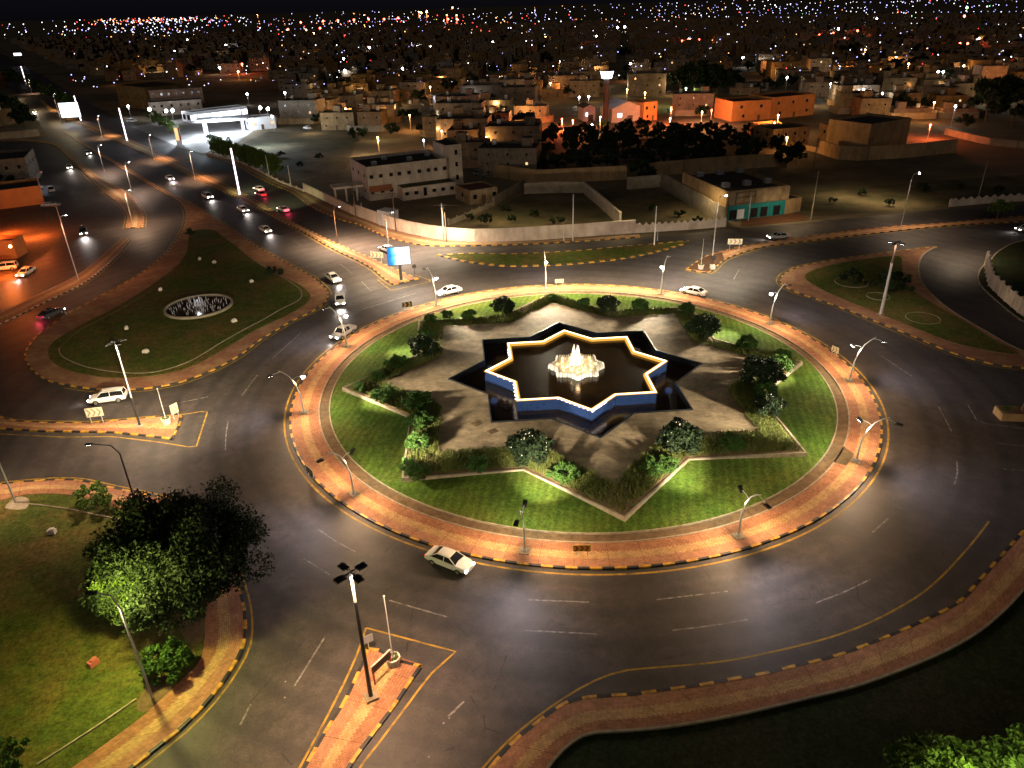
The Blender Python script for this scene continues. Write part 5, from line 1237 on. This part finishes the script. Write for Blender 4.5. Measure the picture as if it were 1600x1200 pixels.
# dark grove: trunks and crowns one can tell apart
TP=[]
for v in range(4):
    t=tree('dark_tree','x','tree',(0,0,0),6.5,3.8,200+v,'leaf_dark',trunk=.2,ncl=22,nlf=1300,leaf=.55,rz_=2.6,clr=.38); TP.append([t,False])
def put_tree(p,s,label,group):
    v=rs.randrange(4); t=TP[v][0] if not TP[v][1] else copy_tree(TP[v][0]); TP[v][1]=True
    t.location=p; t.scale=(s*rs.uniform(.85,1.2),s*rs.uniform(.85,1.2),s*rs.uniform(.85,1.15)); t.rotation_euler=(0,0,rs.uniform(0,6)); tag(t,label,'tree',group); return t
rows=[(211,862,1180,11),(219,838,1205,12),(228,826,1215,13),(239,812,1220,13),(251,800,1180,12),(264,800,960,6),(262,1010,1130,4)]
for r,(py,x0,x1,n) in enumerate(rows):
    for k in range(n):
        put_tree(G(x0+(x1-x0)*(k+rs.uniform(.1,.9))/n,py+rs.uniform(-4,4)),rs.uniform(.6,1.0),f'dark tree in the walled grove, {ORD[k]} from the left in row {["one","two","three","four","five","six","seven"][r]} from the back','trees of the dark walled grove')
for (px,py,s,l) in ((1000,284,1.0,'dark bush-like tree against the curving tan wall'),(1013,283,.6,'smaller brown tree right of the bush against the curving tan wall'),(1228,262,.8,'dark clipped tree at the right end of the long tan wall, nearer one'),(1243,256,.9,'dark clipped tree at the right end of the long tan wall, farther one'),(1080,150,2.4,'green lit dark tree cluster in the middle of the town, front left'),(1095,142,2.4,'dark tree cluster in the middle of the town, behind the green lit one'),(1120,150,2.2,'dark tree cluster in the middle of the town, right one'),(1062,143,1.8,'dark tree in the middle of the town left of the green glow'),(1140,142,2.0,'dark tree at the right end of the town tree cluster'),(1540,190,2.4,'broad dark tree in the unlit plot at the far right'),(1580,196,2.2,'dark tree at the right edge beside the unlit plot'),(1560,176,2.2,'dark tree behind the unlit plot at the far right'),(20,190,1.9,'dark tree at the left edge above the ochre wall'),(0,180,2.2,'dark tree at the very left edge above the ochre wall'),(38,198,1.4,'dark tree right of the others above the ochre wall'),(12,300,.9,'dark palm-like tree before the dark shop at the left edge')):
    put_tree(G(px,py),s,l,'dark trees of the town')

# ------------------------------------------------------------------ the town
def in_poly(x,y,P):
    c=False; n=len(P); j=n-1
    for i in range(n):
        if (P[i][1]>y)!=(P[j][1]>y) and x<(P[j][0]-P[i][0])*(y-P[i][1])/(P[j][1]-P[i][1])+P[i][0]: c=not c
        j=i
    return c
KEEP=[[(135,128),(187,128),(440,108),(450,200),(520,205),(560,232),(700,228),(735,262),(800,270),(855,186),(1135,186),(1190,200),(1290,232),(1500,226),(1700,222),(2600,210),(2600,30),(-600,30),(0,62),(60,88)],[(-800,60),(-200,60),(-30,100),(0,200),(-400,215),(-900,200)]]
STOP=[[(170,128),(450,128),(470,205),(430,232),(240,232),(180,180)],[(795,255),(845,186),(1215,186),(1240,262)],[(900,150),(1050,150),(1050,200),(900,200)],[(1130,150),(1290,150),(1290,245),(1130,245)],[(1290,190),(1500,190),(1500,250),(1290,250)],[(1505,140),(1640,140),(1640,225),(1505,225)],[(665,145),(745,145),(745,176),(665,176)],[(1050,120),(1160,120),(1160,165),(1050,165)],[(840,160),(910,160),(910,200),(840,200)]]
TH=R(-8)
hc,hs=math.cos(TH),math.sin(TH)
cands=[]
rs=random.Random(21)
for i in range(-90,100):
    for j in range(0,105):
        u=i*18.5+ (6 if (j//2)%2 else 0); v=200+j*17+ (j//2)*6
        if i%5==0: continue
        x=u*hc-v*hs+rs.uniform(-2,2); y=u*hs+v*hc+rs.uniform(-2,2)
        if y<150 or y>1900: continue
        px,py=PX((x,y,0))
        if px<-40 or px>1640: continue
        if not any(in_poly(px,py,P) for P in KEEP) or any(in_poly(px,py,P) for P in STOP): continue
        if any((x-a)**2+(y-b_)**2<(r+9)**2 for a,b_,r in USED): continue
        if rs.random()<(.08 if y<700 else .2): continue
        cands.append((math.hypot(x,y),x,y,px,py))
cands.sort()
CARD=['one','two','three','four','five','six','seven','eight','nine','ten','eleven','twelve','thirteen','fourteen','fifteen','sixteen','seventeen','eighteen']
wn=['cream','sand coloured','tan','pinkish','grey','ochre']
near=cands[:72]; mid=cands[72:270]; far=cands[270:]
# town house prototypes with parts, near ones
HP=[]
def town_proto(k,w,dep,h,st,ro,win):
    wi=k%6
    t=house(None,None,dep,h,WALLS[wi],'x',storeys=st,ncols=max(2,win-2),winw=.8,winh=.9,lit=.05,world=(Vector((-w/2,-dep/2,0)),Vector((w/2,-dep/2,0))),group='flat roofed houses of the town',roof='roof' if k%3 else 'roof_brown')
    USED.pop()
    mb=MB(); mb.box((w*ro,dep*.55,h+1.0),(3.6,4.2,3.2)); s=mb.build('stair_house',WALLS[wi],t); mb=MB(); mb.box((w*ro,dep*.55,h+2.62),(3.2,3.8,.05)); mb.build('stair_roof',M['roof'],s)
    mb=MB(); mb.tube([(w*(1-ro),dep*.7,h-.4),(w*(1-ro),dep*.7,h+1.3)],.8,10); mb.build('water_tank',M['whitepaint'],t)
    return t
specs=[(15,12,7.6,2,.2,4),(18,13,7.2,2,.75,5),(12,12,8.0,2,.3,3),(16,10,4.2,1,.25,4),(20,14,10.4,3,.8,5),(14,14,7.4,2,.6,4),(17,11,7.8,2,.45,5),(11,10,4.0,1,.7,3)]
for k,s in enumerate(specs): HP.append([town_proto(k,*s),False,s,k%6])
def cnt(lst,key):
    d={}
    for x in lst: d.setdefault(key(x),[]).append(x)
    return d
bands=cnt(near,lambda c:int((c[4])//14))
LBL={}
for bi,b_ in enumerate(sorted(bands,reverse=True)):
    for k,c in enumerate(sorted(bands[b_],key=lambda c:c[3])): LBL[c]=(bi,k)
for c in near:
    r_,x,y,px,py=c; kk=rs.randrange(8); hp=HP[kk]
    t=hp[0] if not hp[1] else copy_tree(hp[0]); hp[1]=True
    s=rs.uniform(.85,1.1); rz=TH+rs.uniform(-.05,.05); w,dep=hp[2][0],hp[2][1]
    t.location=(x-w/2*s*math.cos(rz)+dep/2*math.sin(rz),y-w/2*s*math.sin(rz)-dep/2*math.cos(rz),0); t.scale=(s,s,s*rs.uniform(.9,1.1)); t.rotation_euler=(0,0,rz)
    bi,k=LBL[c]; stt=['one','two','three'][hp[2][3]-1]
    tag(t,f'{wn[hp[3]]} {stt}-storey house with stair hut, {ordn(k)} from the left in near row {CARD[bi]}','house','flat roofed houses of the town')
for hp in HP:
    if not hp[1]: hp[0].location=(600,700,0); tag(hp[0],'extra flat roofed house far out at the right','house','flat roofed houses of the town')
# mid distance: one mesh each
MP=[]
def simple_house(mb,x,y,rz,w,dep,h,m,st,win=True,z0=-.05):
    cr,sr=math.cos(rz),math.sin(rz); T=lambda a,b_,z:(x+a*cr-b_*sr,y+a*sr+b_*cr,z)
    def bx(a0,a1,b0,b1,z1,mt,zz=z0):
        mb.face([T(a0,b0,zz),T(a1,b0,zz),T(a1,b0,z1),T(a0,b0,z1)],mt); mb.face([T(a1,b0,zz),T(a1,b1,zz),T(a1,b1,z1),T(a1,b0,z1)],mt); mb.face([T(a1,b1,zz),T(a0,b1,zz),T(a0,b1,z1),T(a1,b1,z1)],mt); mb.face([T(a0,b1,zz),T(a0,b0,zz),T(a0,b0,z1),T(a0,b1,z1)],mt)
    bx(0,w,0,dep,h,m); mb.face([T(0,0,h-.6),T(w,0,h-.6),T(w,dep,h-.6),T(0,dep,h-.6)],6)
    if st>1: bx(w*.6,w*.6+3.5,dep*.4,dep*.4+4,h+2.4,m,h-.6); mb.face([T(w*.6,dep*.4,h+2.4),T(w*.6+3.5,dep*.4,h+2.4),T(w*.6+3.5,dep*.4+4,h+2.4),T(w*.6,dep*.4+4,h+2.4)],6)
    if win:
        n=max(2,int(w/4)); sh=(h-.6)/st
        for s in range(st):
            for k in range(n):
                if rs.random()<.45: continue
                a=w*(k+.5)/n; z=sh*(s+.55); g=8 if rs.random()<.05 else 7
                mb.face([T(a-.45,-.05,z-.5),T(a+.45,-.05,z-.5),T(a+.45,-.05,z+.5),T(a-.45,-.05,z+.5)],g)
MATS9=WALLS+[M['roof'],M['glass_dark'],M['glass_lit']]
bands=cnt(mid,lambda c:int((c[4])//9)); LBL={}
for bi,b_ in enumerate(sorted(bands,reverse=True)):
    for k,c in enumerate(sorted(bands[b_],key=lambda c:c[3])): LBL[c]=(bi,k)
for c in mid:
    r_,x,y,px,py=c; mb=MB(); w=rs.uniform(11,20); dep=rs.uniform(9,14); st=rs.choice((1,2,2,2,3)); h=3.4*st+.8; m=rs.randrange(6); simple_house(mb,0,0,0,w,dep,h,m,st)
    o=mb.build('far_house',MATS9); o.location=(x-w/2,y-dep/2,0); o.rotation_euler=(0,0,TH+rs.uniform(-.08,.08)); bi,k=LBL[c]
    tag(o,f'small distant {wn[m]} {["one","two","three"][st-1]}-storey house, {ordn(k)} from the left in far row {CARD[bi]}','house','distant flat roofed houses')
mb=MB()
for c in far:
    r_,x,y,px,py=c; st=rs.choice((1,2,2,3)); simple_house(mb,x,y,TH+rs.uniform(-.08,.08),rs.uniform(11,20),rs.uniform(9,14),3.4*st+.8,rs.randrange(6),st,win=r_<900)
o=mb.build('distant_houses',MATS9); o['kind']='stuff'
# compound walls between the near houses
for k,c in enumerate(near[:44]):
    r_,x,y,px,py=c
    if rs.random()<.25: continue
    cr,sr=math.cos(TH),math.sin(TH); T=lambda a,b_:Vector((x+a*cr-b_*sr,y+a*sr+b_*cr,0))
    wall_run(None,2.6,f'yard wall in front of the {ordn(k)} nearest town house','tan_wall' if k%2 else 'grey_wall',group='yard walls of the town houses',world=[T(-11,2),T(-11,-9),T(-2,-9),T(10,-9),T(10,1)],coping=False)
# scattered town trees
for k in range(295):
    for _ in range(40):
        px=rs.uniform(130,1600); py=60+165*rs.random()**.9; 
        if any(in_poly(px,py,P) for P in KEEP) and not any(in_poly(px,py,P) for P in STOP): break
    p=G(px,py); put_tree(p,rs.uniform(.6,1.25)*(1 if py>110 else 1.25),f'dark tree among the town houses, {ordn(k)} of those scattered there','trees scattered in the town')
for tp in TP:
    if not tp[1]: put_tree(G(820,240),1,'dark tree at the left of the grove','trees of the dark walled grove')

# overhead wires between the utility poles along the white wall
for n_,(a,b_) in enumerate((((557,345,9.0),(619,362,9.3)),((619,362,9.3),(694,379,8.7)),((694,379,8.7),(895,377,10.2)))):
    A=G(a[0],a[1],.1)+Vector((0,0,a[2])); B=G(b_[0],b_[1],.1)+Vector((0,0,b_[2])); c=A.copy(); mb=MB()
    P=[A.lerp(B,t/12)-A-Vector((0,0,1.2*(1-(2*t/12-1)**2))) for t in range(13)]; mb.tube(P,.03,4); o=mb.build('overhead_wire',M['darkmetal']); o.location=A
    tag(o,'overhead wire along the long white wall, '+ORD[n_]+' span from the left','wire',group='overhead wires')
# low scrub in the empty lots
for k,(px,py) in enumerate(((760,352),(800,348),(835,340),(870,352),(790,330),(735,345),(1020,330),(1060,340),(1090,350),(1300,318),(1345,306),(1440,300),(1390,322),(1500,296),(470,262),(500,250),(440,245),(1560,300))):
    put_tree(G(px,py),rs.uniform(.22,.4),'low scrub bush in the empty lots, '+ORD[k]+' as numbered from the walled lot outward','scrub bushes in the empty lots')

# ------------------------------------------------------------------ lights of the town
TLP=1.0
LC={'w':((.86,.90,1),'lens'),'o':((1,.45,.14),'lens_warm'),'r':((1,.16,.05),'lens_red'),'g':((.5,1,.4),'lens_green')}
LP={}
def town_lamp(px,py,h,kind,power,label,rad=.32,group='street lamps of the town',z=0):
    if kind not in LP:
        t=thing('town_lamp','x','lamp'); mb=MB(); mb.tube([(0,0,0),(0,0,1)],[.012,.009],5); mb.build('pole',M['steel'],t)
        mb=MB(); mb.ball((0,0,0),1,seg=8,rings=6); mb.build('lens',M[LC[kind][1]],t); LP[kind]=t
    else: t=copy_tree(LP[kind])
    p=G(px,py,h); t.location=(p.x,p.y,0)
    for ch in t.children:
        if ch.name.startswith('pole'): ch.scale=(8,8,h)
        else: ch.location=(0,0,h); ch.scale=(rad,rad,rad)
    tag(t,label,'street lamp',group)
    if power: light('POINT',(p.x,p.y-.8,h-.5),power,LC[kind][0],size=.5,name='town_lamp_light')
    return t
# lamps one can single out in the photograph: (px, py of the head, height, colour, power)
TL=[(945,127,0,'w',0),(808,236,7,'w',500),(822,141,8,'w',900),(590,215,7,'o',2600),(712,192,6,'w',300),(662,219,6,'w',300),(425,182,6,'w',200),(1216,180,7,'o',3800),(1210,192,5,'o',1500),(1298,131,8,'w',900),(1349,140,8,'w',900),(1379,146,8,'w',900),(1460,160,6,'o',700),(1493,166,8,'w',700),(1454,195,5,'r',1600),(1230,121,8,'w',700),(1049,168,7,'r',3500),(1047,185,4,'o',5200),(1097,175,7,'o',1800),(1112,172,6,'r',900),(938,183,7,'o',2600),(895,188,4,'r',3800),(878,186,4,'r',2600),(917,170,4,'o',900),(925,195,3,'w',300),(1072,138,9,'g',2600),(1028,121,8,'w',900),(985,99,8,'w',900),(1077,107,8,'w',900),(1008,145,6,'o',2200),(920,151,5,'w',500),(905,152,5,'w',500),(876,96,8,'w',500),(832,142,6,'o',1500),(629,107,8,'w',900),(539,110,8,'w',900),(500,76,8,'w',900),(577,74,8,'w',900),(418,77,8,'w',700),(472,111,8,'w',800),(502,142,6,'w',400),(445,145,6,'w',400),(618,138,6,'w',400),(537,92,8,'w',1500),(515,82,8,'o',2500),(653,72,8,'w',900),(673,74,8,'w',600),(575,95,4,'o',2500),(672,136,5,'o',1200),(736,148,8,'w',500),(932,57,8,'w',900),(1052,50,8,'w',800),(965,43,8,'w',900),(976,42,8,'w',900),(1042,58,8,'w',800),(1310,45,10,'w',900),(1370,30,10,'w',900),(1345,55,10,'r',1500),(1330,105,7,'o',2500),(1466,112,7,'w',900),(1474,112,7,'w',900),(1450,111,7,'o',1800),(1506,103,8,'o',1800),(1560,146,6,'w',500),(1410,64,9,'w',900),(1370,60,9,'w',700),(1500,68,9,'r',1500),(1512,68,9,'r',1200),(1524,68,9,'r',1200),(1507,25,10,'r',2500),(1511,12,16,'g',900),(1075,62,8,'r',5200),(1066,64,7,'r',3800),(1092,62,7,'r',3800),(868,70,7,'r',3800),(852,58,7,'o',1500),(883,72,7,'r',2600),(1210,60,8,'o',2500),(1262,52,7,'r',3800),(1280,55,7,'r',3200),(1302,52,7,'r',2200),(1340,48,7,'r',2500),(1385,42,8,'w',900),(1161,90,7,'w',900),(1190,96,6,'w',1500),(1352,78,7,'o',2600),(1240,88,7,'o',1800),(1400,90,7,'o',1500),(1560,95,7,'o',1500),(1585,100,7,'r',1200),(1420,100,7,'o',1800),(293,63,8,'w',900),(353,71,9,'w',1200),(273,81,8,'w',700),(343,79,8,'w',500),(378,100,8,'r',3500),(372,112,6,'o',1200),(386,147,6,'w',400),(343,106,6,'w',300),(332,85,8,'w',400),(200,166,6,'w',700),(450,46,9,'r',900),(470,35,9,'r',900),(505,33,9,'r',900),(528,32,9,'r',900),(553,31,9,'r',900),(576,30,9,'r',900),(600,30,9,'r',900),(622,28,9,'r',900),(478,47,9,'o',3500),(490,52,9,'o',3500),(500,44,8,'r',3500),(658,20,24,'o',0),(667,18,24,'o',0),(700,30,14,'r',900),(714,30,14,'r',900),(707,12,24,'r',0),(780,60,8,'w',500),(770,66,8,'w',500),(1480,140,6,'o',900),(1530,60,8,'o',1200),(600,170,6,'o',900),(560,150,6,'o',900),(760,215,6,'o',1200),(640,180,6,'o',900),(690,205,6,'o',900),(790,200,6,'o',900),(470,160,6,'o',1200),(540,170,6,'o',900),(860,130,6,'o',1200),(980,140,6,'o',1200),(1420,130,6,'o',900),(1370,200,5,'o',700),(1330,215,5,'o',900),(1230,215,5,'o',1500)]
cn={'w':'white','o':'orange','r':'red','g':'green'}
for k,(px,py,h,kd,pw) in enumerate(TL):
    if h==0: continue
    if py>=120: lab=f'{cn[kd]} town lamp, {ordn(k)} in the near town'
    p=G(px,py,h); dist=p.length; rad=max(.28,dist*(.0011 if kd!='o' else .0009))
    town_lamp(px,py,h,kd,pw*({'w':.9,'o':1.7,'r':4.5,'g':2}[kd]),'x',rad)

# give each singled-out lamp a label by its place among its neighbours
tl=[o for o in COL.objects if o.name.startswith('town_lamp') and o.type=='EMPTY']
def ppx(o):
    h=max(ch.location.z for ch in o.children); return PX((o.location.x,o.location.y,h))
zones=cnt(tl,lambda o:(int(ppx(o)[1]//32),o.children[1].data.materials[0].name if len(o.children)>1 else ''))
zn={0:'along the horizon',1:'in the farthest rooftops',2:'in the far rooftops',3:'in the middle of the town',4:'in the nearer town',5:'among the nearest town blocks',6:'in the front streets of the town',7:'beside the walled yards'}
for (zk,mn),L_ in zones.items():
    L_.sort(key=lambda o:ppx(o)[0]); cname={'white_lamp_glass':'white','warm_lamp_glass':'orange','red_lamp_glass':'red','green_lamp_glass':'green'}.get(mn,'pale')
    for k,o in enumerate(L_): tag(o,f'glowing {cname} lamp {zn.get(zk,"in the town")}, {ordn(k)} {cname} one from the left' if len(L_)>1 else f'glowing {cname} lamp {zn.get(zk,"in the town")}, the only {cname} one there')
# extra individual lamps near the horizon are points nobody can count: one mesh per colour family
rs2=random.Random(99)
def dotmesh(name,mat,items,seg=6):
    mb=MB()
    for p,r in items: mb.ball(p,r,seg=5,rings=3)
    o=mb.build(name,mat); o['kind']='stuff'; return o
items={'w':[],'v':[],'o':[],'r':[],'g':[]}
def hz(px): return 600-FPX*math.tan(PIT)-(px-800)*math.tan(-ROL)*1.0   # horizon row
def addl(px,dy,kd,size=1.0,h=9):
    py=hz(px)+dy
    if py<-25: return
    p=G(px,max(py,hz(px)+2.2),h); d=p.length
    items[kd].append((tuple(p),d*.00042*size))
for k in range(430):
    px=rs2.uniform(-20,1620); dy=2.5+abs(rs2.gauss(0,21)); 
    if px<330 and dy>26 and rs2.random()<.7: continue
    kd=rs2.choices('wvorg',(40,30,8,5,1))[0]; addl(px,dy,kd,rs2.choice((.55,.7,.9,1.1)))
for k in range(620):
    px=rs2.uniform(100,1620); dy=12+105*rs2.random()**1.3; addl(px,dy,rs2.choices('wvorg',(30,35,12,6,1))[0],rs2.choice((.6,.8,1.1,1.5)),8)
for k in range(110): px=rs2.gauss(640,150); addl(px,rs2.uniform(16,40),rs2.choices('orvw',(5,7,3,2))[0],rs2.uniform(.7,1.5))
for k in range(110): px=rs2.gauss(230,60); addl(px,rs2.uniform(3,12),rs2.choices('orw',(5,3,4))[0],rs2.uniform(.7,1.3))
for k in range(120): px=rs2.gauss(245,60); addl(px,rs2.uniform(4,32),'v' if k%2 else 'w',rs2.uniform(.7,1.4))
for r in range(6):      # regular street rows on the right horizon
    for k in range(60):
        px=1000+k*10.5+r*3+rs2.uniform(-2,2); 
        if rs2.random()<.5: continue
        addl(px,4+r*5.2+rs2.uniform(-.6,.6)+(px-1000)*.008*r,'w' if rs2.random()<.5 else 'v',rs2.uniform(.6,1.0))
M['dot_w']=em('distant_lamp_white',(.86,.86,1),4.0); M['dot_v']=em('distant_lamp_violet',(.40,.40,1),3.2); M['dot_o']=em('distant_lamp_orange',(1,.42,.14),4); M['dot_r']=em('distant_lamp_red',(1,.06,.05),4); M['dot_g']=em('distant_lamp_green',(.2,1,.4),4)
for kd,nm in (('w','distant_white_lights'),('v','distant_bluish_lights'),('o','distant_orange_lights'),('r','distant_red_lights'),('g','distant_green_lights')): dotmesh(nm,M['dot_'+kd],items[kd])
# twin lit towers on the horizon
for k,(px,py,hh,mt) in enumerate(((655,28,26,'lens_warm'),(667,28,24,'lens_warm'),(699,36,22,'lens_red'),(714,37,22,'lens_red'),(403,28,26,'lens_warm'))):
    p=G(px,py); t=thing('minaret','lit slender minaret on the horizon, '+ORD[k]+' of the lit towers','tower',(p.x,p.y,0),0,'lit towers on the horizon')
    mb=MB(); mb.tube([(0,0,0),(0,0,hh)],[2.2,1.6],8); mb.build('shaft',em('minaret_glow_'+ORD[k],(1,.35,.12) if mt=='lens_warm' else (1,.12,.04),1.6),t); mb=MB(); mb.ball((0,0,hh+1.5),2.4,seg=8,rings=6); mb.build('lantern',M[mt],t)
# fill lights added without lamps, scattered over the near town
for k in range(85):
    for _ in range(30):
        px=rs2.uniform(140,1600); py=rs2.uniform(95,215)
        if any(in_poly(px,py,P) for P in KEEP) and not any(in_poly(px,py,P) for P in STOP): break
    p=G(px,py,6.5); c=rs2.choice(((1,.64,.28),(1,.64,.28),(1,.50,.18),(1,.8,.5),(1,.36,.10)))
    l=light('POINT',p,rs2.uniform(350,1300)*(1+p.length/400),c,size=.6,name='street_fill_light')
for (px,py,pw,c) in ((625,332,9500,(1,.72,.52)),(552,322,7500,(1,.62,.40)),(690,325,8000,(1,.8,.55)),(880,330,700,(1,.85,.5)),(1150,365,3000,(1,.85,.62)),(1195,345,1500,(1,.8,.6)),(860,300,1800,(1,.72,.35)),(1100,285,1800,(1,.72,.35)),(1250,290,1500,(1,.72,.4)),(1400,262,2200,(1,.72,.38)),(1330,255,1600,(1,.72,.38)),(780,290,1500,(1,.72,.35)),(970,300,1200,(1,.75,.4)),(740,396,6500,(1,.78,.55)),(860,392,6500,(1,.80,.55)),(960,380,5000,(1,.8,.55)),(650,384,5000,(1,.76,.5)),(570,362,5000,(1,.72,.45)),(495,325,4500,(1,.7,.45)),(1060,372,4500,(1,.8,.6)),(1520,335,2200,(1,.75,.5))):
    light('SPOT',G(px,py,9),pw*2,c,d=(0,.15,-1),angle=160,blend=1,size=.5,name='street_fill_light')  # spots added to brighten facades, walls and the back road
# utility box and planter at the right edge
p=G(1585,652,0); t=thing('planter_box','brick planter with small plants and a leaning post at the right edge','planter',p,-.12)
mb=MB(); mb.box((0,0,.5),(4.2,2.2,1.0)); mb.build('box',M['tan_wall'],t); mb=MB(); mb.box((0,0,1.02),(3.8,1.8,.06)); mb.build('soil',M['soil'],t)
leafmesh('plants',leaves(-.9,0,1.15,.7,.5,.35,8,500,.13,5),M['leaf_bright'],t); mb=MB(); mb.tube([(.6,0,1),(1.1,0,5.2)],.16,6); mb.build('post',M['rust'],t)
mb=MB(); mb.box((1.9,0,2.4),(.9,.2,3.4)); mb.build('panel',M['brown_panel'],t)
o1=P_([(1548,640),(1600,622),(1680,610)]); 
p=G(1340,612); 
sheet(W_([(1305,707),(1318,700),(1334,712),(1322,730),(1300,724)]),.22,'soil','ground_strip')
